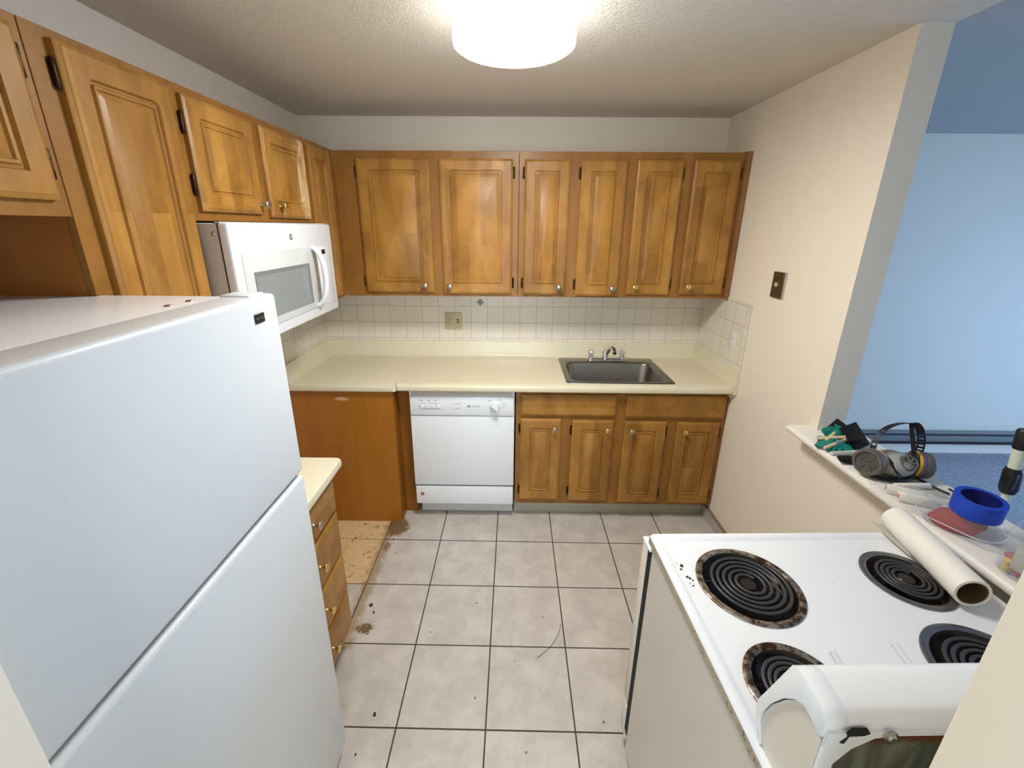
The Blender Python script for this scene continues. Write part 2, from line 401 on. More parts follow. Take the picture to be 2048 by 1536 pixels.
def door_bm(P0, U, N, w, h, groove=0.055, flat=False):
    e = 0.0006
    L = [(rloop(w, h, 0, e), 0), (rloop(w, h, 0, e), 0.013), (rloop(w, h, .0025, e), 0.0155), (rloop(w, h, .007, e), 0.0165), (rloop(w, h, .011, e), .020)]
    if not flat:
        g = groove
        L += [(rloop(w, h, g, .014), .020), (rloop(w, h, g+.0035, .012), .0125), (rloop(w, h, g+.0085, .009), .0130),
              (rloop(w, h, g+.012, .004), .0190), (rloop(w, h, g+.0175, e), .0190), (rloop(w, h, g+.0205, e), .0135),
              (rloop(w, h, g+.024, e), .0138), (rloop(w, h, g+.033, e), .0185)]
    return rings_bm(BM(), P0, U, N, L)
def knob(parent, p, N, mat):
    prof = [(0.0075, 0), (0.0075, .002), (.0045, .005), (.0042, .016), (.009, .020), (.0150, .023), (.0160, .026), (.0148, .029), (.009, .0315), (0, .0322)]
    prof = [(0, 0)] + prof
    o = obj('knob', lathe(BM(), prof, p, N, 24), mat, parent, smooth=60)
    o['label'] = 'brass knob' if mat == 'brass' else 'dull nickel knob'; return o
def hinge(parent, p, N, U, side):
    """small barrel hinge beside the door edge; side is the direction from the door to the frame"""
    bm = BM(); p = Vector(p); N = Vector(N); S = Vector(U)*side
    c = p+S*0.005+N*0.006
    lathe(bm, [(0, -.030), (.0028, -.030), (.005, -.027), (.005, -.010), (.0044, -.0095), (.0044, .0095), (.005, .010), (.005, .027), (.0028, .030), (0, .030)], c, (0, 0, 1), 12)
    a = p+N*0.0005; b = p+S*0.0115+N*0.003
    lo = [min(a[i], b[i]) for i in range(3)]; hi = [max(a[i], b[i]) for i in range(3)]
    box(bm, lo[0]-1e-4, hi[0]+1e-4, lo[1]-1e-4, hi[1]+1e-4, p.z-.024, p.z+.024, .001, 1)
    return obj('hinge', bm, 'bronze', parent)
def door(parent, P0, U, N, w, h, kn=None, hs=0, name='door', mat='wood', flat=False, groove=0.055, hz=(.065, .065)):
    """kn=(u,v,material) ; hs=-1/+1 side of the hinges"""
    d = obj(name, door_bm(P0, U, N, w, h, groove, flat), mat, parent, smooth=30)
    P = Vector(P0); U = Vector(U); N = Vector(N); V = Vector((0, 0, 1))
    if kn: knob(d, P+U*kn[0]+V*kn[1]+N*(.0195), N, kn[2])
    if hs:
        e = P+U*(0 if hs < 0 else w)
        hinge(d, e+V*hz[0], N, U, hs); hinge(d, e+V*(h-hz[1]), N, U, hs)
    return d
def textmesh(s, size, M, depth=0.0006):
    cu = bpy.data.curves.new('t', 'FONT'); cu.body = s; cu.size = size; cu.extrude = depth; cu.align_x = 'CENTER'; cu.align_y = 'CENTER'
    o = bpy.data.objects.new('t', cu); COL.objects.link(o)
    dg = bpy.context.evaluated_depsgraph_get(); me = bpy.data.meshes.new_from_object(o.evaluated_get(dg))
    bm = BM(); bm.from_mesh(me); bmesh.ops.transform(bm, matrix=M, verts=bm.verts)
    bpy.data.objects.remove(o); bpy.data.curves.remove(cu); bpy.data.meshes.remove(me); return bm
def basis(o, X, Y, Z):
    m = Matrix((Vector(X), Vector(Y), Vector(Z))).transposed().to_4x4(); m.translation = Vector(o); return m
def struct(name, bm, m): return tag(obj(name, bm, m), kind='structure')

# ------------------------------------------------------------ room shell
XL, XR, YB, H = -1.2545, 1.2553, 2.7949, 2.3583
YW, TH = 1.588, 0.105
struct('floor', B(XL-.1, XR+TH-.03, -2.0, YB+.1, -.08, 0), 'floor')
struct('floor_carpet', B(XR+TH-.03, 5.4, -2.0, 3.3, -.08, 0.0), 'carpet')
struct('ceiling', B(XL-.1, XR+TH, -2.0, YB+.1, H, H+.08), 'ceiling')
struct('ceiling_living_room', B(XR+TH, 5.4, -2.0, 3.3, H, H+.08), paint('shaded_ceiling_paint', C(176, 180, 184), .3))  # same ceiling paint, darkened to stand for the dimmer light in there
struct('wall_back', B(XL-.1, XR+TH, YB, YB+.1, 0, H), 'wall')
struct('wall_left', B(XL-.1, XL, -2.0, YB, 0, H), 'wall')
struct('wall_right', B(XR, XR+TH, YW, YB, 0, H, ), 'wall')
struct('wall_half_right', B(XR, XR+TH, 0.27, YW, 0, .938), 'wall')
struct('wall_living_room', B(XR+TH, 5.4, 3.180, 3.28, 0, H), 'wall_cool')
# the doorway the picture is taken through
bm = BM()
box(bm, XL, -0.442, .15, .27, 0, H, .004); struct('wall_doorway_left', bm, 'wall')
bm = BM(); box(bm, 0.398, XR+TH, .15, .27, 0, H, .004); struct('wall_doorway_right', bm, 'wall')
struct('wall_doorway_header', B(-.442, .398, .15, .27, 2.07, H), 'wall')
bm = BM(); box(bm, XL-.1, -.70, -2.1, -2.0, 0, H+.08); box(bm, .90, 5.4, -2.1, -2.0, 0, H+.08); box(bm, -.70, .90, -2.1, -2.0, 0, .65); box(bm, -.70, .90, -2.1, -2.0, 2.05, H+.08)
struct('wall_rear', bm, 'wall_cool')
bm = BM()
for x0, x1 in ((-.70, -.64), (.84, .90), (.07, .13)): box(bm, x0, x1, -2.08, -2.02, .65, 2.05)
for z0, z1 in ((.65, .71), (1.99, 2.05)): box(bm, -.64, .84, -2.08, -2.02, z0, z1)
wn = struct('added_rear_window', bm, 'white_trim'); obj('window_pane', B(-.64, .84, -2.052, -2.048, .71, 1.99), 'glass', wn)  # unseen window, added to account for the fill light behind the camera
# living room wall with its window
bm = BM(); X0, X1 = 5.3, 5.4
box(bm, X0, X1, -2.0, -.25, 0, H); box(bm, X0, X1, 2.25, 3.25, 0, H); box(bm, X0, X1, -.25, 2.25, 0, .28); box(bm, X0, X1, -.25, 2.25, 2.22, H)
struct('wall_window_side', bm, 'wall_cool')
bm = BM()
for y0, y1 in ((-.25, -.19), (2.19, 2.25), (.97, 1.03)): box(bm, 5.31, 5.37, y0, y1, .28, 2.22)
for z0, z1 in ((.28, .34), (2.16, 2.22)): box(bm, 5.31, 5.37, -.19, 2.19, z0, z1)
wn = struct('window_1', bm, 'white_trim')
obj('window_pane', B(5.338, 5.342, -.19, 2.19, .34, 2.16), 'glass', wn)
# ledge on the half wall: rounded nose, apron moulding underneath
bm = BM()
prism(bm, [(1.163, .952), (1.168, .9435), (1.178, .940), (1.415, .940), (1.422, .950), (1.422, .960), (1.415, .9694), (1.178, .9694), (1.168, .966), (1.163, .958)], 'y', .270, 1.638)
struct('trim_1', bm, 'white_trim')
bm = BM(); prism(bm, [(1.2553, .905), (1.240, .906), (1.225, .922), (1.205, .940), (1.2553, .940)], 'y', .27, 1.62)
struct('trim_2', bm, 'white_trim')
bpy.data.objects['wall_half_right'].data.materials[0] = MAT['wall']
# corner bead end of the wall is part of wall_right; tile base on the right wall
struct('baseboard_right', B(XR-.014, XR, 1.02, 2.337, 0, .078), simple('grey_tile_base', C(186, 180, 172), .35, var=.05))
struct('trim_3', B(XR-.015, XR, 1.02, 2.337, .078, .086), simple('brown_base_edge', C(140, 116, 86), .6, var=.2, scale=60))
# tiled splashbacks (tile field set on the walls)
struct('trim_4', B(XL, XR, YB-.006, YB, 1.02, 1.366), 'tile')
struct('trim_5', B(XR-.006, XR, 2.205, YB-.006, 1.02, 1.376), 'tile')
struct('trim_6', B(XL, XL+.006, 1.36, YB-.006, .93, 1.372), 'tile')
# quarter round between cabinets and right wall
# diamond accent tile
bm = BM(); prism(bm, [(-.201, 1.256), (-.176, 1.281), (-.201, 1.306), (-.226, 1.281)], 'y', YB-.0075, YB-.006)
struct('trim_7', bm, simple('blue_grey_glaze', C(128, 126, 132), .25, var=.15, scale=80))
# ceiling joint strip, living room baseboard
struct('baseboard_living_room', B(XR+TH, 5.3, 3.168, 3.180, 0, .105), 'white_trim')

# ------------------------------------------------------------ ceiling light
L0 = (0.002, 1.474, H)
t_ = thing('ceiling_light', 'round flush-mounted white ceiling light, switched on', 'ceiling light', (0.002, 1.474, H))
obj('base_ring', lathe(BM(), [(0, 0), (.166, 0), (.168, -.016), (0, -.016)], L0, (0, 0, 1), 64), 'plastic_white', t_)
obj('side_rim', lathe(BM(), [(0, -.016), (.172, -.016), (.1785, -.030), (.1785, -.098), (.176, -.0985), (0, -.0985)], L0, (0, 0, 1), 64), 'glow_side', t_)
obj('diffuser', lathe(BM(), [(0, -.099), (.1782, -.099), (.1775, -.104), (.168, -.110), (.11, -.114), (.05, -.116), (0, -.117)], L0, (0, 0, 1), 64), 'glow', t_, smooth=60)

# ------------------------------------------------------------ upper cabinets, back wall
XN, YN, ZN = (1, 0, 0), (0, 1, 0), (0, 0, 1)
YU = 2.4859; ZB, ZT = 1.365, 2.131
def facebox(parent, x0, x1, z0, z1, y, depth, openings, name='face_frame'):
    """cabinet carcass facing -y"""
    obj('carcass', B(x0, x1, y+.019, y+depth, z0+.004, z1), 'panel', parent)
    obj(name, B(x0, x1, y, y+.019, z0, z1, .001, 1), 'wood_frame', parent)
NB = (0, -1, 0)
t_ = thing('wall_cabinet', 'honey maple wall cabinet with two wide doors, above the beige double outlet', 'cabinet', (-.46, YU, ZB))
facebox(t_, -.9555, .0365, ZB, ZT, YU, .3090, None)
door(t_, (-.834, YU, 1.387), XN, NB, .392, .705, (.345, .045, 'nickel'), -1)
door(t_, (-.390, YU, 1.382), XN, NB, .394, .710, (.040, .045, 'nickel'), 1)
t_ = thing('wall_cabinet', 'long honey maple wall cabinet with four narrow doors, above the sink', 'cabinet', (.63, YU, ZB))
facebox(t_, .0385, 1.226, ZB, ZT, YU, .3090, None)
for x0, x1, z0, kx, kc, hs in ((.067, .309, 1.382, .205, 'nickel', -1), (.368, .611, 1.376, .207, 'nickel', -1), (.663, .906, 1.385, .040, 'brass', 1), (.964, 1.210, 1.390, .040, 'brass', 1)):
    door(t_, (x0, YU, z0), XN, NB, x1-x0, 2.091-z0, (kx, .045, kc), hs)
bm = BM(); prism(bm, [(1.2265, YU+.30), (1.2265, YU-.004), (1.234, YU-.018), (1.246, YU-.022), (1.254, YU-.020), (1.254, YU+.30)], 'z', ZB-.002, ZT+.004)
obj('filler_strip', bm, wood('redder_filler_strip', C(124, 84, 48), C(160, 114, 68)), t_, label='redder filler strip against the right wall')

# ------------------------------------------------------------ upper cabinets, left wall
XU = -0.956
NX = (1, 0, 0)
def leftbox(parent, y0, y1, z0, z1):
    obj('carcass', B(XL+.001, XU-.019, y0, y1, z0+.004, z1), 'panel', parent)
    obj('face_frame', B(XU-.019, XU, y0, y1, z0, z1, .001, 1), 'wood_frame', parent)
t_ = thing('wall_cabinet', 'short maple wall cabinet over the refrigerator, cut by the left edge of the view', 'cabinet', (XL+.15, .62, 1.765))
leftbox(t_, .272, .974, 1.765, ZT)
door(t_, (XU, .625, 1.797), YN, NX, .322, .312, None, 1, groove=.05, hz=(.07, .06))
door(t_, (XU, .290, 1.797), YN, NX, .322, .312, None, -1, groove=.05, hz=(.07, .06))
t_ = thing('wall_cabinet', 'tall maple wall cabinet with a single long door, left of the microwave', 'cabinet', (XL+.15, 1.17, ZB))
leftbox(t_, .976, 1.350, ZB, ZT)
door(t_, (XU, 1.024, 1.385), YN, NX, .310, .727, None, -1)
t_ = thing('wall_cabinet', 'low maple wall cabinet above the microwave, its right door worn pale', 'cabinet', (XL+.15, 1.74, 1.765))
leftbox(t_, 1.352, 2.133, 1.762, ZT)
door(t_, (XU, 1.376, 1.790), YN, NX, .338, .316, (.318, .035, 'nickel'), -1, groove=.052, hz=(.075, .075))
d = door(t_, (XU, 1.768, 1.780), YN, NX, .345, .326, (.060, .045, 'brass'), 1, mat='wood_worn', groove=.052)
d['label'] = 'door with finish worn pale along one edge'
t_ = thing('wall_cabinet', 'corner maple wall cabinet right of the microwave, meeting the back run', 'cabinet', (XL+.15, 2.3, ZB))
leftbox(t_, 2.135, 2.484, ZB, ZT)
door(t_, (XU, 2.155, 1.385), YN, NX, .245, .726, None, 1)

# ------------------------------------------------------------ microwave
XF = -.862; Y0, Y1, Z0, Z1 = 1.352, 2.118, 1.360, 1.7575
t_ = thing('microwave', 'white over-the-range microwave mounted under the left cabinets', 'microwave', (XL+.2, (Y0+Y1)/2, Z0))
obj('body', B(XL+.003, -.899, Y0+.003, Y1-.003, Z0+.006, Z1-.002, .002, 1), simple('grey_white_casing', C(196, 192, 186), .35), t_)
obj('seam', B(-.8995, -.895, Y0+.006, Y1-.006, Z0+.01, Z1-.006), 'gap', t_)
obj('front_frame', B(-.896, XF, Y0, Y1, Z0, Z1, .009, 3), 'plastic_white', t_)
obj('vent_trim', B(-.90, -.885, Y0+.0, Y1, Z1-.001, Z1+.002), 'plastic_white', t_)
d = obj('door', B(XF-.004, XF+.0035, 1.392, 1.935, 1.404, 1.664, .003, 2), 'panel_glass', t_)
obj('window', B(XF+.003, XF+.0042, 1.440, 1.846, 1.432, 1.600, .0005, 1), 'window_glass_grey', d)
bm = BM()
box(bm, XF+.0041, XF+.0046, 1.440, 1.846, 1.585, 1.600); box(bm, XF+.0041, XF+.0046, 1.826, 1.846, 1.432, 1.585); box(bm, XF+.0041, XF+.0046, 1.440, 1.450, 1.432, 1.585)
obj('window_edge_shade', bm, simple('painted_window_shade', C(120, 126, 124), .2), d)  # shadow around the window edges, put in as darker strips
cp = obj('control_panel', B(XF-.004, XF+.003, 1.938, 2.078, 1.404, 1.664, .003, 2), simple('pale_control_panel', C(228, 228, 232), .2), t_)
obj('display', B(XF+.0028, XF+.0036, 1.985, 2.02, 1.628, 1.648), 'black', cp)
pts = bez((XF+.002, 1.893, 1.662), (XF+.062, 1.897, 1.650), (XF+.062, 1.897, 1.430), (XF+.002, 1.893, 1.412), 18)
obj('handle', tube(BM(), pts, .0165, 14, flat=.7), 'plastic_white', t_)
bm = lathe(BM(), [(0, 0), (.0125, 0), (.0125, .0012), (0, .0012)], (XF-.0005, 1.730, 1.708), (1, 0, 0), 28)
lg = obj('logo', bm, simple('grey_badge', C(122, 122, 128), .4), t_, label='round grey letter badge')
obj('lettering', textmesh('GE', .0135, basis((XF+.0009, 1.730, 1.708), (0, 1, 0), (0, 0, 1), (1, 0, 0)), .0003), simple('pale_letters', C(226, 226, 230), .4), lg)
obj('screw', lathe(BM(), [(0, 0), (.007, 0), (.007, .002), (.004, .004), (0, .004)], (-.912, Y0+.0035, 1.725), (0, -1, 0), 16), 'nickel', t_)
obj('screw', lathe(BM(), [(0, 0), (.007, 0), (.007, .002), (.004, .004), (0, .004)], (-1.10, Y0+.0035, 1.66), (0, -1, 0), 16), 'nickel', t_)

# ------------------------------------------------------------ refrigerator
t_ = thing('refrigerator', 'tall white top-freezer refrigerator filling the left foreground', 'refrigerator', (-.9, .65, 0))
FY0, FY1, FH = .292, 1.004, 1.600
obj('cabinet', B(-1.235, -.652, FY0+.006, FY1-.006, .03, FH-.008, .008, 2), 'appl', t_)
obj('gasket', B(-.653, -.640, FY0+.014, FY1-.014, .04, FH-.016), simple('grey_gasket', C(196, 194, 190), .6), t_)
fz = obj('freezer_door', B(-.642, -.556, FY0, FY1, 1.124, FH, .011, 4), 'appl_pebble', t_)
obj('door', B(-.642, -.556, FY0, FY1, .055, 1.112, .011, 4), 'appl_pebble', t_, label='main refrigerator door')
obj('top_hinge', B(-.640, -.575, FY1-.075, FY1-.016, FH-.004, FH+.0035, .0015, 1), 'plastic_white', t_)
for yy in (.80, .86):
    obj('screw', lathe(BM(), [(0, 0), (.009, 0), (.007, .003), (0, .004)], (-.70, yy+.06, FH-.0085), (0, 0, 1), 14), 'nickel', t_)
obj('foot_grille', B(-.63, -.585, FY0+.02, FY1-.02, .004, .05, .002, 1), 'plastic_grey', t_)
bg = obj('badge', B(-.5562, -.5535, .905, .941, 1.545, 1.566, .001, 1), 'black', fz)
obj('lettering', textmesh('MAYTAG', .0075, basis((-.5534, .923, 1.5555), (0, 1, 0), (0, 0, 1), (1, 0, 0)), .0002), 'nickel', bg)

# ------------------------------------------------------------ drawer base and its counter
t_ = thing('drawer_cabinet', 'narrow maple base cabinet with four drawers beside the refrigerator', 'cabinet', (-.95, 1.2, 0))
obj('carcass', B(XL+.002, -.700, 1.012, 1.398, .10, .872), 'panel', t_)
obj('face_frame', B(-.700, -.682, 1.012, 1.398, .10, .872, .001, 1), 'wood_frame', t_)
obj('toe_kick', B(-.78, -.765, 1.012, 1.396, 0, .10), 'toe', t_)
for z0, z1, kz, kc in ((.714, .850, .824, 'nickel'), (.514, .700, .648, 'brass'), (.322, .505, .467, 'brass'), (.140, .312, .275, 'brass')):
    dr = door(t_, (-.682, 1.030, z0), YN, NX, .358, z1-z0, None, 0, 'drawer', 'wood_h', True)
    knob(dr, (-.6625, 1.196, (z0+z1)/2+.004), NX, kc)
bm = BM(); prism(bm, [(XL+.001, .8735), (-.652, .8735), (-.6405, .880), (-.638, .894), (-.6405, .908), (-.652, .9146), (XL+.001, .9146)], 'y', 1.010, 1.424, .003, 2)
ct = origin_mesh(obj('countertop', bm, 'laminate')); tag(ct, 'small cream laminate countertop on the four-drawer cabinet', 'countertop')

# ------------------------------------------------------------ main L of counter: corner cabinet, dishwasher, sink cabinet
YF = 2.2629
t_ = thing('corner_cabinet', 'corner base cabinet with a plain orange-brown side panel and pale scuff', 'cabinet', (-.95, 2.5, 0))
obj('side_panel', B(XL+.002, -.664, 2.222, 2.238, 0, .870, .001, 1), 'panel', t_)
obj('end_stile', B(-.678, -.660, 2.2385, 2.335, 0, .870, .001, 1), wood('brown_stile', C(134, 80, 20), C(158, 102, 32), patch=.2), t_)
obj('filler_panel', B(-.660, -.584, 2.330, 2.348, 0, .870, .001, 1), wood('brown_filler', C(134, 80, 20), C(160, 104, 34), patch=.2), t_)
obj('carcass', B(XL+.002, -.678, 2.238, YB-.01, .02, .868), 'panel', t_)
t_ = thing('dishwasher', 'white built-in dishwasher under the counter, left of the sink cabinet', 'dishwasher', (-.277, 2.5, 0))
DX0, DX1 = -.578, .026
obj('tub', B(DX0+.006, DX1-.006, 2.290, 2.780, .113, .864), simple('dishwasher_tub', C(70, 70, 70), .6), t_)
obj('surround', B(DX0, DX1, 2.262, 2.292, .240, .866, .002, 1), 'appl', t_)
cp = obj('control_panel', B(DX0+.006, DX1-.004, 2.246, 2.264, .716, .832, .004, 2), 'appl', t_)
obj('vent', B(DX0+.012, DX1-.010, 2.258, 2.2625, .838, .858), simple('beige_vent', C(186, 182, 160), .5, var=.08, scale=40), t_)
obj('door_panel', B(DX0+.003, DX1-.001, 2.253, 2.264, .248, .708, .003, 2), 'appl', t_)
obj('lower_gap', B(DX0+.004, DX1-.004, 2.268, 2.272, .228, .250), 'gap', t_)
lp = obj('lower_panel', B(DX0+.005, DX1-.003, 2.256, 2.275, .110, .234, .003, 2), 'appl', t_)
obj('access_screw', lathe(BM(), [(0, 0), (.012, 0), (.012, .002), (.008, .003), (0, .003)], (DX0+.043, 2.2565, .180), NB, 20), 'copper', lp)
obj('toe_kick', B(DX0+.018, DX1-.006, 2.330, 2.345, .003, .112, .002, 1), simple('pale_toe', C(206, 206, 200), .4), t_)
for i in range(4):
    x0 = -.516+i*.031
    obj('button', B(x0+.0004, x0+.0304, 2.2405, 2.247, .759, .786, .003, 2), 'appl', cp)
bm = BM(); pts_ = [(-.456+math.cos(a*PI/16)*.017+(.047 if math.cos(a*PI/16) > 0 else -.047), .7725+math.sin(a*PI/16)*.017) for a in range(32)]; prism(bm, pts_, 'y', 2.2452, 2.2465); obj('button_recess', bm, simple('shadow_grey_recess', C(176, 174, 172), .4), cp)
kn = obj('dial', lathe(BM(), [(0, 0), (.033, 0), (.033, .004), (.027, .006), (.025, .022), (.021, .025), (0, .025)], (-.086, 2.2465, .772), NB, 36), 'plastic_white', cp)
bm = BM(); box(bm, -.026, .026, -.006, .006, 0, .011, .003, 2)
bmesh.ops.transform(bm, matrix=Matrix.Translation((-.086, 2.2220, .772)) @ Matrix.Rotation(PI/2, 4, 'X') @ Matrix.Rotation(math.radians(-42), 4, 'Z'), verts=bm.verts)
obj('dial_grip', bm, 'plastic_white', kn)
MF = basis
obj('lettering', textmesh('MAYTAG', .0125, basis((-.197, 2.2457, .773), (1, 0, 0), (0, 0, 1), (0, -1, 0)), .0003), 'grey_text', cp)
bm = BM(); box(bm, -.2435, -.2290, 2.2452, 2.2462, .7665, .7800, .0004, 1); lg = obj('logo', bm, 'grey_text', cp)
bm = BM(); box(bm, -.2405, -.2320, 2.2446, 2.2453, .7695, .7735); box(bm, -.2400, -.2380, 2.2446, 2.2453, .7735, .7770); box(bm, -.2345, -.2325, 2.2446, 2.2453, .7735, .7770); obj('logo_mark', bm, 'plastic_white', lg)
for (x0, x1, z) in ((-.308, -.279, .7895), (-.306, -.286, .7590), (-.512, -.500, .8095), (-.472, -.455, .8095), (-.434, -.420, .8095), (-.514, -.500, .8050), (-.468, -.458, .8050), (-.431, -.422, .8050),
                  (-.127, -.104, .8100), (-.122, -.113, .8035), (-.089, -.082, .8125), (-.068, -.042, .8125), (-.052, -.026, .7965), (-.047, -.018, .7835), (-.047, -.024, .7680)):
    obj('printed_line', B(x0, x1, 2.2455, 2.2462, z-.0009, z+.0009), 'grey_text', cp)
for z in (.7895, .7590): obj('indicator', lathe(BM(), [(0, 0), (.0022, 0), (.0022, .001), (0, .001)], (-.314, 2.2462, z), NB, 10), 'slot', cp)

t_ = thing('sink_cabinet', 'maple base cabinet with two false drawer fronts and four doors under the sink', 'cabinet', (.64, 2.5, 0))
bm = BM()
box(bm, .034, 1.2545, 2.290, 2.310, .122, .872); box(bm, .034, .052, 2.310, 2.780, .122, .872); box(bm, 1.236, 1.2545, 2.310, 2.780, .122, .872); box(bm, .052, 1.236, 2.310, 2.780, .122, .140)
obj('carcass', bm, 'panel', t_)
obj('face_frame', B(.034, 1.2545, 2.271, 2.290, .112, .872, .001, 1), 'wood_frame', t_)
obj('toe_kick', B(.034, 1.240, 2.337, 2.352, 0, .112), 'toe', t_)
for x0, x1, z0, z1 in ((.064, .610, .716, .845), (.667, 1.235, .709, .843)):
    door(t_, (x0, 2.271, z0), XN, NB, x1-x0, z1-z0, None, 0, 'drawer_front', 'wood_h', True)
for x0, x1, z0, z1, kx, kc, hs in ((.063, .299, .149, .694, .198, 'nickel', -1), (.364, .606, .144, .688, .203, 'brass', -1), (.668, .911, .135, .684, .040, 'nickel', 1), (.975, 1.222, .133, .681, .040, 'brass', 1)):
    door(t_, (x0, 2.271, z0), XN, NB, x1-x0, z1-z0, (kx, z1-z0-.052, kc), hs)
obj('filler_block', B(1.236, 1.254, 2.236, 2.270, .846, .872, .001, 1), 'dowel', t_)
# countertop: two depths, sink cut-out, coved backsplash
SX0, SX1, SY0, SY1 = .318, .936, 2.258, 2.742
HX0, HX1, HY0, HY1 = SX0+.018, SX1-.018, SY0+.018, SY1-.018
bm = BM(); zt, zb = .9146, .8735
def nose(y, zt=zt, zb=zb): return [(y+.010, zb), (y+.003, zb+.003), (y, zb+.012), (y, zt-.012), (y+.003, zt-.004), (y+.012, zt)]
yb = HY0
prism(bm, nose(2.213)+[(yb, zt), (yb, zb)], 'x', -.632, 1.2545)       # front strip
box(bm, -.632, HX0, HY0, YB-.0005, zb, zt); box(bm, HX1, 1.2545, HY0, YB-.0005, zb, zt); box(bm, HX0, HX1, HY1, YB-.0005, zb, zt)
prism(bm, nose(2.196)+[(YB-.0005, zt), (YB-.0005, zb)], 'x', XL+.0005, -.652)
prism(bm, [(-.652, 2.206), (-.646, 2.206), (-.640, 2.214), (-.636, 2.235), (-.632, 2.250), (-.632, YB-.0005), (-.652, YB-.0005)], 'z', zb, zt-.0002)
# coved splash lips
prism(bm, [(YB-.0005, zt-.001), (YB-.045, zt-.001), (YB-.032, zt+.004), (YB-.024, zt+.018), (YB-.0205, zt+.09), (YB-.018, 1.0185), (YB-.012, 1.0215), (YB-.0005, 1.0215)], 'x', XL+.0005, 1.2545)
prism(bm, [(XL+.0005, zt-.001), (XL+.045, zt-.001), (XL+.032, zt+.004), (XL+.024, zt+.018), (XL+.0205, zt+.09), (XL+.018, 1.0185), (XL+.012, 1.0215), (XL+.0005, 1.0215)], 'y', 2.196, YB-.02)
prism(bm, [(1.2545, zt-.001), (1.228, zt-.001), (1.2335, zt+.006), (1.2345, zt+.09), (1.237, 1.0185), (1.242, 1.0215), (1.2545, 1.0215)], 'y', 2.205, YB-.02)
box(bm, 1.2345, 1.2545, 2.2045, 2.2135, .8735, 1.0205, .001, 1)
o = origin_mesh(obj('countertop', bm, 'laminate')); tag(o, 'long L-shaped cream laminate countertop holding the sink, with coved backsplash', 'countertop')

# ------------------------------------------------------------ sink and faucet
t_ = thing('kitchen_sink', 'single-bowl stainless steel drop-in sink in the cream countertop', 'sink', ((SX0+SX1)/2, (SY0+SY1)/2, .75))
def rr(x0, x1, y0, y1, r, k=7):
    out = []
    for cx, cy, a0 in ((x1-r, y0+r, -90), (x1-r, y1-r, 0), (x0+r, y1-r, 90), (x0+r, y0+r, 180)):
        for i in range(k):
            a = math.radians(a0+90*i/(k-1)); out.append((cx+r*math.cos(a), cy+r*math.sin(a)))
    return out
bx0, bx1, by0, by1 = SX0+.035, SX1-.035, SY0+.034, SY1-.092
levels = [(rr(SX0, SX1, SY0, SY1, .020), .9150), (rr(SX0+.001, SX1-.001, SY0+.001, SY1-.001, .020), .9190), (rr(SX0+.006, SX1-.006, SY0+.006, SY1-.006, .018), .9205),
          (rr(bx0-.010, bx1+.010, by0-.010, by1+.010, .060), .9195), (rr(bx0, bx1, by0, by1, .055), .9165), (rr(bx0+.006, bx1-.006, by0+.006, by1-.006, .052), .905),
          (rr(bx0+.016, bx1-.016, by0+.016, by1-.016, .055), .785), (rr(bx0+.030, bx1-.030, by0+.030, by1-.030, .05), .762), (rr(bx0+.06, bx1-.06, by0+.06, by1-.06, .05), .757)]
bm = BM(); R_ = [[bm.verts.new((a, b, z)) for a, b in L] for L, z in levels]; k = len(R_[0])
for A, D in zip(R_, R_[1:]):
    for i in range(k): bm.faces.new((A[i], A[(i+1) % k], D[(i+1) % k], D[i]))
bm.faces.new(R_[-1]); obj('basin', bm, 'steel', t_, smooth=50)
obj('drain', lathe(BM(), [(0, .0), (.028, .0), (.036, .004), (.044, .003), (.046, 0), (.046, -.004), (0, -.004)], ((SX0+SX1)/2, (by0+by1)/2, .7605), (0, 0, 1), 32), 'chrome', t_)
FX, FY_, FZ = .633, 2.699, .9205
t_ = thing('faucet', 'chrome two-handle faucet with clear acrylic knobs, behind the sink bowl', 'faucet', (FX, FY_, FZ))
bm = BM(); L = [(rr(FX-.130, FX+.130, FY_-.027, FY_+.027, .026), FZ), (rr(FX-.130, FX+.130, FY_-.027, FY_+.027, .026), FZ+.006), (rr(FX-.124, FX+.124, FY_-.021, FY_+.021, .020), FZ+.014), (rr(FX-.118, FX+.118, FY_-.015, FY_+.015, .014), FZ+.016)]
R_ = [[bm.verts.new((a, b, z)) for a, b in Lp] for Lp, z in L]
for A, D in zip(R_, R_[1:]):
    for i in range(len(A)): bm.faces.new((A[i], A[(i+1) % k], D[(i+1) % k], D[i]))
bm.faces.new(R_[0][::-1]); bm.faces.new(R_[-1]); obj('base_plate', bm, 'chrome', t_)
obj('spout_body', lathe(BM(), [(0, 0), (.019, 0), (.017, .010), (.0165, .040), (.014, .050), (0, .054)], (FX-.010, FY_, FZ+.014), (0, 0, 1), 28), 'chrome', t_)
sp = bez((FX-.004, FY_, FZ+.035), (FX+.004, FY_-.03, FZ+.070), (FX+.012, FY_-.07, FZ+.135), (FX+.024, FY_-.112, FZ+.088), 16)
obj('spout', tube(BM(), sp, [.0125]*6+[.012]*6+[.0118]*5, 14), 'chrome', t_)
e = sp[-1]; obj('aerator', lathe(BM(), [(0, 0), (.0125, 0), (.0125, -.018), (.0105, -.022), (0, -.022)], (e.x, e.y, e.z+.004), (0, 0, 1), 20), 'chrome', t_)
for sx in (-1, 1):
    kx = FX+sx*.101
    h = obj('handle', lathe(BM(), [(0, .008), (.012, .008), (.015, .020), (.0195, .036), (.0205, .044), (.017, .050), (0, .051)], (kx, FY_, FZ+.012), (0, 0, 1), 10), 'acrylic', t_, smooth=20)
    obj('handle_stem', lathe(BM(), [(0, 0), (.021, 0), (.020, .006), (.010, .010), (.009, .030), (0, .031)], (kx, FY_, FZ+.014), (0, 0, 1), 24), 'chrome', h)

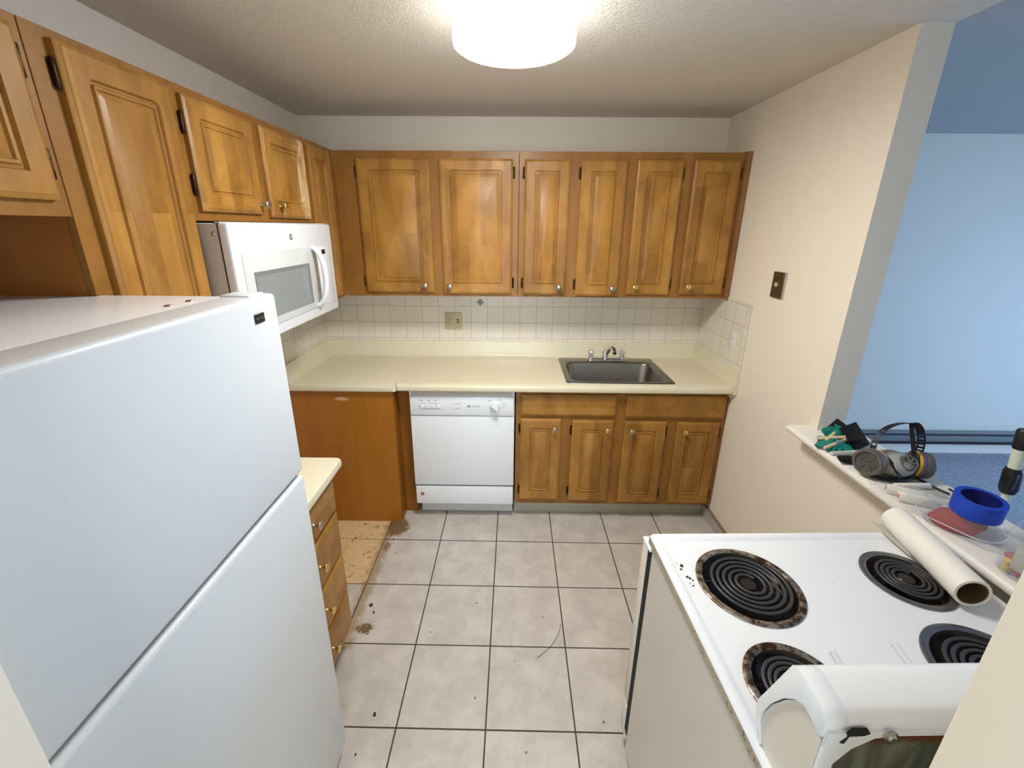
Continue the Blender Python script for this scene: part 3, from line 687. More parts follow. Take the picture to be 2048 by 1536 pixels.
# ------------------------------------------------------------ outlets and switch plates
def plate(P0, U, N, w, h, mat, name, label, cat, build):
    t = thing(name, label, cat, P0)
    U = Vector(U); N = Vector(N); P = Vector(P0)
    L = [(rloop(w, h, 0, .004, .004), 0), (rloop(w, h, 0, .004, .004), .003), (rloop(w, h, .003, .004, .004), .0055)]
    pl = obj('cover_plate', rings_bm(BM(), P-U*w/2, U, N, L), mat, t)
    build(t, P, U, N); return t
def socket(parent, P, U, N, zc, uo, mat):
    c = P+U*uo+Vector((0, 0, zc))
    s = obj('socket', lathe(BM(), [(0, 0), (.0165, 0), (.0165, .0075), (.0155, .0085), (0, .0085)], c, N, 24), mat, parent)
    bm = BM()
    for du, dz, w_, h_ in ((-.0063, .003, .0026, .008), (.0063, .003, .0026, .0065), (0, -.0085, .005, .005)):
        q = c+U*du+Vector((0, 0, dz))+N*.0086; a = q-U*w_/2-N*.0003; b = q+U*w_/2+N*.0003
        box(bm, min(a.x, b.x), max(a.x, b.x), min(a.y, b.y), max(a.y, b.y), q.z-h_/2, q.z+h_/2)
    obj('slots', bm, 'slot', s)
def bo(t, P, U, N):
    socket(t, P, U, N, .078, -.027, 'outlet'); socket(t, P, U, N, .038, -.027, 'outlet')
    c = P+U*.028+Vector((0, 0, .058))+N*.0055
    bm = BM(); box(bm, c.x-.006, c.x+.006, c.y-.0012, c.y+.0005, c.z-.013, c.z+.013); tg = obj('toggle_slot', bm, 'slot', t)
    bm = BM(); box(bm, c.x-.0045, c.x+.0045, c.y-.011, c.y-.001, c.z-.004, c.z+.008, .001, 1); obj('toggle', bm, 'outlet', tg)
    bm = BM()
    for dz in (-.036, .036): lathe(bm, [(0, 0), (.0035, 0), (.0035, .001), (0, .0015)], c+Vector((0, 0, dz)), N, 12)
    obj('screws', bm, 'plastic_grey', t)
plate((-.381, YB-.0061, 1.096), XN, NB, .116, .116, 'outlet', 'outlet', 'beige double outlet and switch plate on the tiled back wall', 'outlet', bo)
def wo(t, P, U, N):
    socket(t, P, U, N, .078, 0, 'outlet_white'); socket(t, P, U, N, .036, 0, 'outlet_white')
plate((XR-.0061, 2.338, 1.094), (0, 1, 0), (-1, 0, 0), .070, .114, 'outlet_white', 'outlet', 'white duplex outlet on the right wall tiles beside the counter', 'outlet', wo)
plate((XL+.0061, 2.415, 1.094), (0, 1, 0), (1, 0, 0), .070, .114, 'outlet_white', 'outlet', 'white duplex outlet on the left wall tiles below the microwave', 'outlet', wo)
t_ = thing('light_switch', 'brown metal light switch plate on the cream right wall', 'light switch', (XR, 2.025, 1.442))
obj('box_edge', B(XR-.006, XR-.0002, 1.979, 2.068, 1.441, 1.562, .001, 1), simple('pale_box_edge', C(176, 176, 164), .5), t_)
obj('cover_plate', B(XR-.011, XR-.0062, 1.987, 2.069, 1.442, 1.561, .0015, 1), 'plate_brown', t_)
obj('toggle', B(XR-.021, XR-.010, 2.018, 2.034, 1.494, 1.513, .002, 1), 'outlet', t_)
bm = BM()
for z in (1.470, 1.535): lathe(bm, [(0, 0), (.0035, 0), (.0035, .001), (0, .0015)], (XR-.0108, 2.026, z), (-1, 0, 0), 12)
obj('screws', bm, 'slot', t_)

# ------------------------------------------------------------ the range, pulled out and turned with its back to the camera
ST = thing('range', 'white electric coil range pulled out, its back panel toward the camera', 'stove', (.7924, .7010, 0), math.radians(1.59), local=True)
SW = .380; FRT = .325; BCK = -.290
c_, s_ = math.cos(math.radians(1.59)), math.sin(math.radians(1.59))
def loc2(wx, wy): dx, dy = wx-.7924, wy-.7010; return (dx*c_+dy*s_, -dx*s_+dy*c_)
obj('side_panel', B(-SW+.006, -SW+.012, BCK+.01, FRT-.020, .03, .886, .001, 1), 'range_side', ST, label='left side panel, marked with fine scratches')
obj('side_panel', B(SW-.012, SW-.006, BCK+.01, FRT-.020, .03, .886, .001, 1), 'range_side', ST)
obj('body', B(-SW+.012, SW-.012, BCK+.012, FRT-.022, .06, .880), 'gap', ST)
obj('base', B(-SW+.03, SW-.03, BCK+.03, FRT-.05, 0, .06), 'gap', ST)
obj('side_strip', B(-SW+.003, -SW+.0125, BCK+.01, FRT-.02, .884, .8885), 'appl', ST)
bm = BM(); box(bm, -SW, -SW+.014, BCK, FRT, .888, .9105, .001, 1); box(bm, SW-.014, SW, BCK, FRT, .888, .9105, .001, 1); box(bm, -SW+.0145, SW-.0145, FRT-.014, FRT, .888, .9105, .001, 1); box(bm, -SW+.0145, SW-.0145, BCK, BCK+.014, .888, .9105, .001, 1)
obj('cooktop_skirt', bm, 'range_lip', ST, label='stained skirt edge of the cooktop')
# cooktop with raised rim and four burner openings cut through a grid-free filled face
burn = [(.593, .839, .121, 'pan_dirty', 5), (1.001, .863, .095, 'pan_clean', 4), (.556, .588, .095, 'pan_dirty', 4), (.970, .616, .119, 'pan_clean', 5)]
bm = BM()
def ploop(ins, r, z):
    return [(a, b, z) for a, b in rr(-SW+ins, SW-ins, BCK+ins, FRT-ins, r, 7)]
LV = [ploop(0, .012, .9105), ploop(-.001, .012, .915), ploop(.002, .012, .9195), ploop(.008, .012, .9205), ploop(.020, .014, .9200), ploop(.0255, .018, .9150), ploop(.030, .022, .9145)]
R_ = [[bm.verts.new(p) for p in L] for L in LV]; k = len(R_[0])
for A, D in zip(R_, R_[1:]):
    for i in range(k): bm.faces.new((A[i], A[(i+1) % k], D[(i+1) % k], D[i]))
inner = R_[-1]; edges = [bm.edges.get((inner[i], inner[(i+1) % k])) for i in range(k)]
for bxw, byw, br, _, _ in burn:
    lx, ly = loc2(bxw, byw); vs = [bm.verts.new((lx+math.cos(2*PI*i/40)*(br-.014), ly+math.sin(2*PI*i/40)*(br-.014), .9145)) for i in range(40)]
    edges += [bm.edges.new((vs[i], vs[(i+1) % 40])) for i in range(40)]
bmesh.ops.triangle_fill(bm, edges=edges, use_beauty=True, use_dissolve=False)
bmesh.ops.solidify
ck = obj('cooktop', bm, 'appl', ST, smooth=35)
for bxw, byw, br, pm, nt in burn:
    lx, ly = loc2(bxw, byw); z = .9148
    pn = obj('drip_pan', lathe(BM(), [(br-.016, -.001), (br, -.0001), (br, .003), (br-.004, .0045), (br-.012, .0040), (br-.018, .001)], (lx, ly, z), (0, 0, 1), 56), pm, ST,
             label='rust-stained drip pan ring' if pm == 'pan_dirty' else 'clean chrome drip pan ring')
    obj('drip_bowl', lathe(BM(), [(br-.0165, .003), (br-.022, -.004), (br-.040, -.020), (br*.35, -.026), (.018, -.024), (.012, -.018), (0, -.018)], (lx, ly, z), (0, 0, 1), 48), 'pan_bowl', pn)
    pts = []; R0, R1 = .024, br-.028; nn_ = nt*36
    for i in range(nn_+1):
        a = 2*PI*i/36+.6; r = R0+(R1-R0)*i/nn_; pts.append((lx+r*math.cos(a), ly+r*math.sin(a), z+.0055))
    a_ = pts[-1]; aa = 2*PI*nt+.6
    pts.append((lx+(R1+.006)*math.cos(aa+.1), ly+(R1+.006)*math.sin(aa+.1), z-.002))
    obj('coil', tube(BM(), pts, .0042 if br > .1 else .0040, 8, flat=.8), 'coil', pn, smooth=70)
    bm = BM()
    for q in range(3):
        a = q*2*PI/3+.9; tube(bm, [(lx+.012*math.cos(a), ly+.012*math.sin(a), z-.0015), (lx+(br-.020)*math.cos(a), ly+(br-.020)*math.sin(a), z-.0015)], .0022, 6)
    lathe(bm, [(0, .004), (.017, .004), (.019, .002), (.017, -.003), (0, -.003)], (lx, ly, z), (0, 0, 1), 24)
    obj('coil_support', bm, simple('dark_coil_support', C(52, 48, 46), .3, .7), pn)
# chips in the enamel
bm = BM(); random.seed(3)
for lx, ly, r in ((-.335, .208, .007), (-.342, .196, .004), (-.336, .170, .005), (-.331, .165, .004), (-.327, .158, .0035), (-.338, .150, .002), (-.333, .142, .003), (-.345, .215, .002), (-.260, -.160, .003), (-.262, -.166, .0025), (-.31, .19, .0015), (-.25, .24, .0015), (.02, .15, .0012)):
    vs = [bm.verts.new((lx+math.cos(a*PI/4)*r*random.uniform(.4, 1.1), ly+math.sin(a*PI/4)*r*random.uniform(.6, 1.3), .91462+.0001)) for a in range(8)]
    bm.faces.new(vs)
o = obj('enamel_chips', bm, simple('chip_black', C(30, 22, 26), .6), ck, smooth=0, label='black chips in the enamel'); o['kind'] = 'stuff'
# oven door beyond the body, storage drawer, handle
dd = obj('oven_door', B(-SW+.003, SW-.003, FRT+.008, FRT+.048, .215, .862, .004, 2), 'appl_cream', ST)
obj('door_gap', B(-SW+.0055, SW-.0055, FRT-.0195, FRT+.0075, .10, .8605), 'gap', ST)
obj('handle', tube(BM(), [(-.29, FRT+.048, .82), (-.29, FRT+.075, .82), (-.27, FRT+.082, .82), (.27, FRT+.082, .82), (.29, FRT+.075, .82), (.29, FRT+.048, .82)], .011, 10), 'plastic_white', dd)
obj('top_trim', B(-SW+.002, SW-.002, FRT-.012, FRT+.050, .862, .870, .002, 1), 'appl', dd)
obj('storage_drawer', B(-SW+.003, SW-.003, FRT+.006, FRT+.044, .065, .200, .004, 2), 'appl_cream', ST)
# backguard: end caps, top shell, rear panel
prof = [(BCK+.000, .9215), (BCK-.000, 1.118), (BCK+.006, 1.128), (BCK+.014, 1.133), (BCK+.050, 1.1375), (BCK+.062, 1.1355), (BCK+.070, 1.128),
        (BCK+.112, .995), (BCK+.114, .978), (BCK+.110, .960), (BCK+.092, .9215)]
prof_top = [(BCK-.001, 1.092), (BCK-.002, 1.118), (BCK+.005, 1.1295), (BCK+.014, 1.1345), (BCK+.050, 1.139), (BCK+.063, 1.137), (BCK+.072, 1.129), (BCK+.114, .996), (BCK+.1165, .978), (BCK+.112, .958), (BCK+.094, .9235),
            (BCK+.091, .9235), (BCK+.102, .960), (BCK+.101, .985), (BCK+.090, 1.022), (BCK+.070, 1.062), (BCK+.052, 1.088), (BCK+.036, 1.100), (BCK+.020, 1.098), (BCK+.008, 1.088)]
bm = BM(); prism(bm, [(a, b) for a, b in prof], 'x', -SW+.024, SW-.012); bgd = obj('backguard_core', bm, 'appl_cream', ST)
bm = BM(); prism(bm, [(a*1.0, b) for a, b in prof[:1]+[(BCK+.001, 1.085)]+[(BCK+.009, 1.086), (BCK+.021, 1.096), (BCK+.036, 1.0975), (BCK+.051, 1.0855), (BCK+.069, 1.060), (BCK+.089, 1.020), (BCK+.100, .985), (BCK+.101, .960), (BCK+.090, .9215)]], 'x', -SW+.0125, -SW+.026)
obj('end_cap', bm, 'appl_cream', ST)
bm = BM(); prism(bm, [(a, b) for a, b in prof[:1]+[(BCK+.001, 1.085)]+[(BCK+.009, 1.086), (BCK+.021, 1.096), (BCK+.036, 1.0975), (BCK+.051, 1.0855), (BCK+.069, 1.060), (BCK+.089, 1.020), (BCK+.100, .985), (BCK+.101, .960), (BCK+.090, .9215)]], 'x', SW-.012, SW-.002, .003, 2)
obj('end_cap', bm, 'appl_cream', ST)
bm = BM()
prism(bm, prof_top, 'x', -SW+.008, -SW+.040, .0012, 1)
# continuous upper shell and front fascia
prism(bm, [(BCK-.001, 1.100), (BCK-.002, 1.118), (BCK+.005, 1.1295), (BCK+.014, 1.1345), (BCK+.050, 1.139), (BCK+.063, 1.137), (BCK+.072, 1.129), (BCK+.114, .996), (BCK+.111, .995), (BCK+.069, 1.125), (BCK+.060, 1.132), (BCK+.014, 1.130), (BCK+.004, 1.120), (BCK+.003, 1.100)], 'x', -SW+.039, SW-.039)
prism(bm, prof_top, 'x', SW-.040, SW-.006, .0025, 2)
obj('backguard_shell', bm, 'appl', ST, smooth=50)
# rear: white frame with chamfered corner, grimy inset panel, bolt and hole
bm = BM()
prism(bm, [(-SW+.012, .60), (-SW+.032, .60), (-SW+.032, 1.045), (-SW+.050, 1.075), (-SW+.078, 1.096), (-SW+.112, 1.100), (SW-.112, 1.100), (SW-.078, 1.096), (SW-.05, 1.075), (SW-.032, 1.045), (SW-.032, .60), (SW-.012, .60), (SW-.012, 1.106), (-SW+.012, 1.106)], 'y', BCK-.006, BCK-.0005)
rf = obj('rear_frame', bm, 'appl', ST)
obj('rear_panel', B(-SW+.02, SW-.02, BCK-.003, BCK+.002, .60, 1.104), 'back_panel', ST, label='grimy green-grey rear panel with rusty top')
bm = BM(); lathe(bm, [(0, 0), (.010, 0), (.010, .003), (.006, .004), (.005, .007), (0, .007)], (-SW+.096, BCK-.006, 1.1015), (0, -1, 0), 16)
obj('bolt', bm, 'nickel', rf)
bm = BM(); prism(bm, [(-SW+.030, 1.090), (-SW+.038, 1.100), (-SW+.036, 1.108), (-SW+.042, 1.116), (-SW+.062, 1.116), (-SW+.068, 1.107), (-SW+.060, 1.103), (-SW+.040, 1.102), (-SW+.036, 1.088)], 'y', BCK-.0072, BCK-.005)
obj('rust_hole', bm, 'gap', rf)
obj('rear_lower_panel', B(-SW+.02, SW-.02, BCK+.002, BCK+.011, .05, .60), 'appl_cream', ST)
for lx, ln, mt in ((-.268, .032, 'plastic_white'), (-.155, .045, 'plastic_white')):
    fy = BCK+.084; obj('knob_shaft', tube(BM(), [(lx, fy, 1.088), (lx-.001, fy+ln, 1.098)], .0052, 10), mt, ST)

# ------------------------------------------------------------ roll of paper on the cooktop
rp0, rp1 = Vector((1.118, 1.045, .9585)), Vector((1.066, .778, .9585))
t_ = thing('paper_roll', 'white roll of masking paper with cardboard core lying on the range beside the ledge', 'paper roll', (1.09, .91, .9205))
ax = rp1-rp0; Lr = ax.length
obj('roll', lathe(BM(), [(.0305, 0), (.0365, 0), (.0372, .002), (.0372, Lr-.002), (.0365, Lr), (.0305, Lr)], rp0, ax, 40, closed=True), 'paper', t_)
obj('core', lathe(BM(), [(.0280, .001), (.0306, .001), (.0306, Lr-.001), (.0280, Lr-.001)], rp0, ax, 32, closed=True), 'card', t_)
u_, v_, n_ = frame_from(ax)
bm = BM(); rows = []
side = Vector((-1, 0, 0)); side = (side-n_*side.dot(n_)).normalized()
for i in range(7):
    tt = i/6; b0 = rp0+n_*(-.006+tt*.13)+Vector((0, 0, -.0310))
    wdt = .030*(1-tt)**.8+.002
    rows.append([bm.verts.new(b0+side*(.022)), bm.verts.new(b0+side*(.024+wdt*.5)+Vector((0, 0, .004*(1-tt)))), bm.verts.new(b0+side*(.026+wdt)+Vector((0, 0, .012*(1-tt))))])
for A, D in zip(rows, rows[1:]):
    for i in range(2): bm.faces.new((A[i], A[i+1], D[i+1], D[i]))
g = bmesh.ops.solidify(bm, geom=bm.faces[:], thickness=.0012)
obj('loose_edge', bm, 'paper', t_)

# ------------------------------------------------------------ things on the ledge
ZL = .9694
# teal gloves: crumpled mound
def blob(c, rx, ry, rz, amp, seed, n=24, m=12, zflat=True):
    bm = BM(); r = random.Random(seed); ph = [(r.uniform(0, 6), r.uniform(2, 5), r.uniform(2, 5)) for _ in range(5)]
    rows = []
    for j in range(m+1):
        th = PI*j/m; row = []
        for i in range(n):
            a = 2*PI*i/n
            d = 1+sum(amp*math.sin(p+a*round(k1)+th*k2) for p, k1, k2 in ph)/2
            x, y, z = math.sin(th)*math.cos(a)*rx*d, math.sin(th)*math.sin(a)*ry*d, math.cos(th)*rz*d
            z = z+rz*.55
            row.append(bm.verts.new((c[0]+x, c[1]+y, c[2]+max(z, 0.0004*(i % 2)))))
        rows.append(row)
    for A, D in zip(rows, rows[1:]):
        for i in range(n): bm.faces.new((A[i], A[(i+1) % n], D[(i+1) % n], D[i]))
    bmesh.ops.remove_doubles(bm, verts=bm.verts, dist=1e-5); return bm
t_ = thing('rubber_gloves', 'crumpled teal rubber gloves under the black foam brushes on the ledge', 'gloves', (1.24, 1.47, ZL))
bm = blob((1.225, 1.455, ZL), .062, .045, .018, .18, 2); 
b2 = blob((1.262, 1.500, ZL+.004), .042, .030, .036, .2, 5)
me = bpy.data.meshes.new('tmp'); b2.to_mesh(me); b2.free(); bm.from_mesh(me); bpy.data.meshes.remove(me)
for q in range(4):
    x0 = 1.200+.012*q; tube(bm, [(x0+.02, 1.440-.01*q, ZL+.012), (x0-.012, 1.420-.006*q, ZL+.009), (x0-.030+.01*q, 1.408-.004*q, ZL+.0075)], [.010, .0075, .004], 8)
obj('glove', bm, 'teal', t_)
def foam_brush(label, hs, he, up, wid, hlen, thick, lbl=False):
    """hs: end of the dowel, he: where it enters the head; the head runs on beyond he"""
    hs, he, up = Vector(hs), Vector(he), Vector(up)
    t = thing('foam_brush', label, 'paint brush', (he.x, he.y, ZL), group=None)
    d = (he-hs).normalized(); s = d.cross(up).normalized(); n = s.cross(d).normalized()
    dw = obj('handle', tube(BM(), [hs, hs+d*.004, he+d*.02], [.0045, .0062, .0062], 12), 'dowel', t)
    if lbl: obj('printed_band', tube(BM(), [hs.lerp(he, .45), hs.lerp(he, .80)], .0065, 12), simple('grey_printed_band', C(150, 150, 144), .6), dw)
    bm = BM(); box(bm, -wid/2, wid/2, 0, hlen, -thick/2, thick/2, .003, 2)
    for v in bm.verts:
        if v.co.y > hlen*.9: v.co.z *= .35
    bmesh.ops.transform(bm, matrix=basis(he, s, d, n), verts=bm.verts); obj('foam_head', bm, 'foam', t); return t
foam_brush('black foam brush lying farthest back on the ledge, head against the wall end', (1.195, 1.455, .992), (1.255, 1.492, 1.012), (0, -.55, .85), .062, .062, .020)
foam_brush('wide black foam brush standing tilted on top of the gloves, largest head', (1.160, 1.412, .984), (1.272, 1.452, 1.002), (-.2, -.80, .55), .092, .078, .020, True)
foam_brush('foam brush with bare dowel crossing over the teal gloves', (1.172, 1.470, .993), (1.262, 1.455, 1.008), (0, -.25, .97), .05, .05, .016)
t_ = foam_brush('small black foam brush beside the left filter of the respirator, pointing left', (1.232, 1.322, .984), (1.202, 1.328, .984), (0, -.2, 1), .026, .045, .022)
o = origin_mesh(obj('roller_rod', tube(BM(), [(1.172, 1.388, ZL+.0075), (1.290, 1.400, ZL+.0075)], .0072, 12), simple('grey_white_plastic', C(206, 206, 192), .4)))
tag(o, 'short grey-white plastic rod on the ledge behind the respirator', 'rod')

# respirator
RC = Vector((1.264, 1.258, ZL))
t_ = thing('respirator', 'grey half-mask respirator with two round cartridges and black head straps', 'respirator', RC)
def ell(bm, c, rx, ry, rz, n=28, m=16, fn=None):
    rows = []
    for j in range(m+1):
        th = PI*j/m; row = []
        for i in range(n):
            a = 2*PI*i/n; p = Vector((math.sin(th)*math.cos(a)*rx, math.sin(th)*math.sin(a)*ry, math.cos(th)*rz))
            if fn: p = fn(p)
            row.append(bm.verts.new(Vector(c)+p))
        rows.append(row)
    for A, D in zip(rows, rows[1:]):
        for i in range(n): bm.faces.new((A[i], A[(i+1) % n], D[(i+1) % n], D[i]))
    bmesh.ops.remove_doubles(bm, verts=bm.verts, dist=1e-5); return bm
def maskfn(p):
    k = 1.0-.35*max(0, p.z/.045)
    return Vector((p.x*k, p.y*(1-.1*p.z/.045), p.z*(1 if p.z > 0 else .92)))
obj('face_piece', ell(BM(), RC+Vector((.010, .01, .040)), .072, .050, .044, fn=maskfn), 'grey_rub', t_, smooth=70)
vdir = Vector((-.10, -.80, .45)).normalized()
obj('front_shell', ell(BM(), RC+Vector((.014, -.012, .046)), .052, .042, .038), simple('pale_grey_shell', C(158, 162, 156), .4), t_, smooth=70)
vc = RC+Vector((.020, -.032, .064))
vv = obj('exhale_valve', lathe(BM(), [(0, 0), (.025, 0), (.0265, .006), (.025, .014), (.021, .016), (.020, .0125), (0, .0125)], vc, vdir, 32), 'grey_dark', t_)
bm = BM(); u_, v_, n_ = frame_from(vdir)
for q in range(7):
    a = q*2*PI/7; tube(bm, [vc+vdir*.0145+(u_*math.cos(a)+v_*math.sin(a))*.004, vc+vdir*.0145+(u_*math.cos(a)+v_*math.sin(a))*.0205], .0014, 6)
obj('valve_grille', bm, 'grey_rub', vv)
def cartridge(c, ax):
    p = obj('cartridge', lathe(BM(), [(0, 0), (.030, 0), (.040, .004), (.0415, .016), (.0425, .016), (.0425, .030), (.0435, .031), (.0435, .046), (.041, .050), (.034, .050), (.032, .044), (0, .044)], c, ax, 40), 'grey_dark', t_)
    obj('yellow_band', lathe(BM(), [(.0418, .006), (.0428, .006), (.0432, .014), (.0420, .0145)], c, ax, 40, closed=True), 'yellow', p)
    obj('purple_band', lathe(BM(), [(.0424, .0148), (.0434, .0148), (.0436, .021), (.0426, .0215)], c, ax, 40, closed=True), 'purple', p)
    bm = BM(); n = Vector(ax).normalized(); u_, v_, _ = frame_from(n); cc = Vector(c)
    for k_ in range(3): lathe(bm, [(.008+.008*k_, .044), (.0095+.008*k_, .044), (.0095+.008*k_, .0465), (.008+.008*k_, .0465)], c, ax, 28, closed=True)
    for q in range(6):
        a = q*PI/3; tube(bm, [cc+n*.0455+(u_*math.cos(a)+v_*math.sin(a))*.004, cc+n*.0455+(u_*math.cos(a)+v_*math.sin(a))*.031], .0012, 6)
    obj('inlet_grille', bm, 'grey_dark', p); return p
cartridge(RC+Vector((-.048, .006, .048)), (-.86, -.42, .16))
cartridge(RC+Vector((.068, .004, .046)), (.93, -.30, -.06))
def ladder(pts, W, wd, slots=(0, 0), th=.0018):
    """flat strap along pts, wd wide along W, with ladder slots between the two indices"""
    bm = BM(); W = Vector(W).normalized(); n = len(pts)
    for i in range(n-1):
        a, b = Vector(pts[i]), Vector(pts[i+1]); t = (b-a).normalized(); w = (W-t*W.dot(t)).normalized(); nn = t.cross(w)*th/2
        spans = ((-wd/2, wd/2),) if not (slots[0] <= i < slots[1]) or i % 2 == 0 else ((-wd/2, -wd/2+wd*.2), (wd/2-wd*.2, wd/2))
        for s0, s1 in spans:
            vs = [bm.verts.new(p+w*q+m) for p in (a-t*.0006, b+t*.0006) for q in (s0, s1) for m in (-nn, nn)]
            for q in ((0, 1, 3, 2), (4, 6, 7, 5), (0, 4, 5, 1), (2, 3, 7, 6), (0, 2, 6, 4), (1, 5, 7, 3)): bm.faces.new([vs[k] for k in q])
    return bm
sL = bez(RC+Vector((-.058, .012, .078)), RC+Vector((-.055, .03, .150)), RC+Vector((.00, .04, .178)), RC+Vector((.076, .045, .170)), 26)
obj('strap', ladder(sL, (.45, -.75, .25), .017, (2, 12)), 'strap', t_, smooth=0)
obj('strap', ladder(bez(RC+Vector((-.050, .000, .088)), RC+Vector((-.035, -.025, .080)), RC+Vector((-.020, -.048, .050)), RC+Vector((-.004, -.052, .022)), 10), (.8, .3, .5), .012), 'strap', t_, smooth=0)
obj('strap', ladder(bez(RC+Vector((.034, -.052, .020)), RC+Vector((.046, -.040, .07)), RC+Vector((.050, .0, .12)), RC+Vector((.074, .045, .168)), 16), (.8, -.3, -.1), .013), 'strap', t_, smooth=0)
sR = bez(RC+Vector((.074, .045, .170)), RC+Vector((.112, .045, .165)), RC+Vector((.118, .03, .11)), RC+Vector((.108, .025, .070)), 22)
obj('strap', ladder(sR, (.8, -.4, .1), .022, (10, 20)), 'strap', t_, smooth=0)
obj('lower_strap', tube(BM(), bez(RC+Vector((-.070, -.020, .010)), RC+Vector((-.04, -.050, .007)), RC+Vector((.04, -.050, .007)), RC+Vector((.066, -.020, .010)), 14), .0085, 10, flat=.7), 'strap', t_)
obj('lower_strap', tube(BM(), bez(RC+Vector((.066, -.020, .008)), RC+Vector((.085, -.050, .006)), RC+Vector((.080, -.085, .006)), RC+Vector((.098, -.115, .006)), 14), .0035, 8), 'strap', t_)

# bag of mini rollers, white tube, papers
o = origin_mesh(obj('mini_roller', lathe(BM(), [(0, 0), (.0085, 0), (.0095, .002), (.0095, .108), (.0085, .11), (0, .11)], (1.222, 1.178, ZL+.0100), (1, .02, 0), 24), 'fuzz'))
tag(o, 'loose white mini roller cover lying in front of the respirator', 'paint roller')
def roller(label, p, ax):
    t = thing('mini_roller', label, 'paint roller', p); ax = Vector(ax).normalized(); p = Vector(p)
    obj('cover', lathe(BM(), [(.004, 0), (.012, 0), (.0145, .003), (.0145, .095), (.012, .098), (.004, .098)], p, ax, 24, closed=True), 'fuzz', t)
    obj('end_cap', lathe(BM(), [(0, -.002), (.0065, -.002), (.0070, .0005), (.0070, .004), (0, .004)], p, ax, 20), 'orange', t, label='orange end cap')
roller('white mini roller with orange end inside the clear bag, nearer the respirator', (1.178, 1.160, ZL+.0150), (.80, -.50, 0))
roller('white mini roller with orange end inside the clear bag, nearer the range', (1.180, 1.118, ZL+.0150), (.86, -.38, 0))
t_ = thing('plastic_bag', 'crumpled clear plastic bag around two mini rollers on the ledge', 'bag', (1.23, 1.11, ZL))
bm = BM(); rows = []; r = random.Random(5); nu, nv = 20, 14
for i in range(nu+1):
    row = []
    for j in range(nv+1):
        a, b = i/nu, j/nv
        x = 1.150+a*.190; y = 1.198-.03*a-b*(.140+.02*a)-a*.03
        z = ZL+.0340*math.sin(PI*min(1, a*1.2+.05))**.6*math.sin(PI*b)**.5+.0050*math.sin(9*a+7*b)+.0042*math.sin(27*a-13*b)+.0035
        if b in (0, 1) or a in (0, 1): z = ZL+.0025+.003*abs(math.sin(7*a+5*b))
        row.append(bm.verts.new((x, y, max(z, ZL+.001))))
    rows.append(row)
for A, D in zip(rows, rows[1:]):
    for j in range(nv): bm.faces.new((A[j], A[j+1], D[j+1], D[j]))
obj('film', bm, 'film', t_, smooth=25)
bm = BM(); v = [bm.verts.new(p) for p in ((1.288, 1.185, ZL+.002), (1.360, 1.176, ZL+.002), (1.345, 1.118, ZL+.006), (1.310, 1.135, ZL+.012))]; bm.faces.new(v)
bmesh.ops.solidify(bm, geom=bm.faces[:], thickness=.0008)
o = origin_mesh(obj('paper_slip', bm, 'paper')); tag(o, 'small folded white paper slip beside the clear bag on the ledge', 'paper')
o = origin_mesh(obj('cord', tube(BM(), bez((1.392, 1.175, ZL+.0035), (1.395, 1.14, ZL+.0035), (1.38, 1.11, ZL+.0035), (1.372, 1.050, ZL+.0035), 14)+bez((1.370, 1.040, ZL+.0035), (1.36, 1.03, ZL+.0035), (1.35, 1.02, ZL+.0035), (1.335, 1.02, ZL+.0035), 6), .0028, 8), 'black'))
tag(o, 'thin black cord lying along the far edge of the ledge', 'cord')

# clear box with red discs, and tape
t_ = thing('plastic_clamshell', 'clear plastic clamshell of red sanding discs under the blue tape', 'package', (1.238, 1.00, ZL))
cb = Vector((1.235, .992, ZL)); ar = math.radians(-64)
def rot(u, v, z): return (cb.x+u*math.cos(ar)-v*math.sin(ar), cb.y+u*math.sin(ar)+v*math.cos(ar), ZL+z)
def cl(u0, u1, v0, v1, r): return rr(u0, u1, v0, v1, r, 6)
bm = BM(); LV = [(cl(-.068, .068, -.042, .042, .036), .0012), (cl(-.076, .076, -.050, .050, .040), .014), (cl(-.080, .080, -.053, .053, .042), .024), (cl(-.084, .084, -.057, .057, .044), .0255), (cl(-.080, .080, -.053, .053, .042), .027), (cl(-.074, .074, -.048, .048, .036), .055), (cl(-.066, .066, -.040, .040, .032), .060)]
R_ = [[bm.verts.new(rot(a, b, z)) for a, b in L] for L, z in LV]; k = len(R_[0])
for A, D in zip(R_, R_[1:]):
    for i in range(k): bm.faces.new((A[i], A[(i+1) % k], D[(i+1) % k], D[i]))
bm.faces.new(R_[0][::-1]); bm.faces.new(R_[-1]); obj('shell', bm, 'clear', t_, smooth=50)
bm = BM(); Lo = [rot(a, b, .0245) for a, b in cl(-.0865, .0865, -.0595, .0595, .046)]; tube(bm, Lo+[Lo[0]], .0016, 6)
obj('rim', bm, clear('cloudy_plastic_rim', (0.9, 0.88, 0.9, 1), 0.6, .2), t_)
for q in range(6):
    p = rot(-.012+.003*q, .0, .005+q*.0052)
    dsc = obj('sanding_disc', lathe(BM(), [(0, 0), (.043, 0), (.043, .0042), (0, .0042)], p, (0, 0, 1), 36), 'red', None)
    tag(origin_mesh(dsc), 'thin red sanding disc stacked inside the clear clamshell under the blue tape', 'sanding disc', 'red sanding discs in the clamshell')
    dsc.data.transform(Matrix.Scale(1.15, 4, Vector((math.cos(ar), math.sin(ar), 0))))
tc = Vector((1.247, .975, ZL+.0605))
t_ = thing('masking_tape', 'roll of blue masking tape resting on the clear clamshell', 'tape', tc)
tax = (-.05, -.06, 1)
obj('tape', lathe(BM(), [(.0400, 0), (.0505, 0), (.0508, .001), (.0508, .047), (.0505, .048), (.0400, .048)], tc+Vector((0, 0, .003)), tax, 56, closed=True), 'blue_tape', t_)
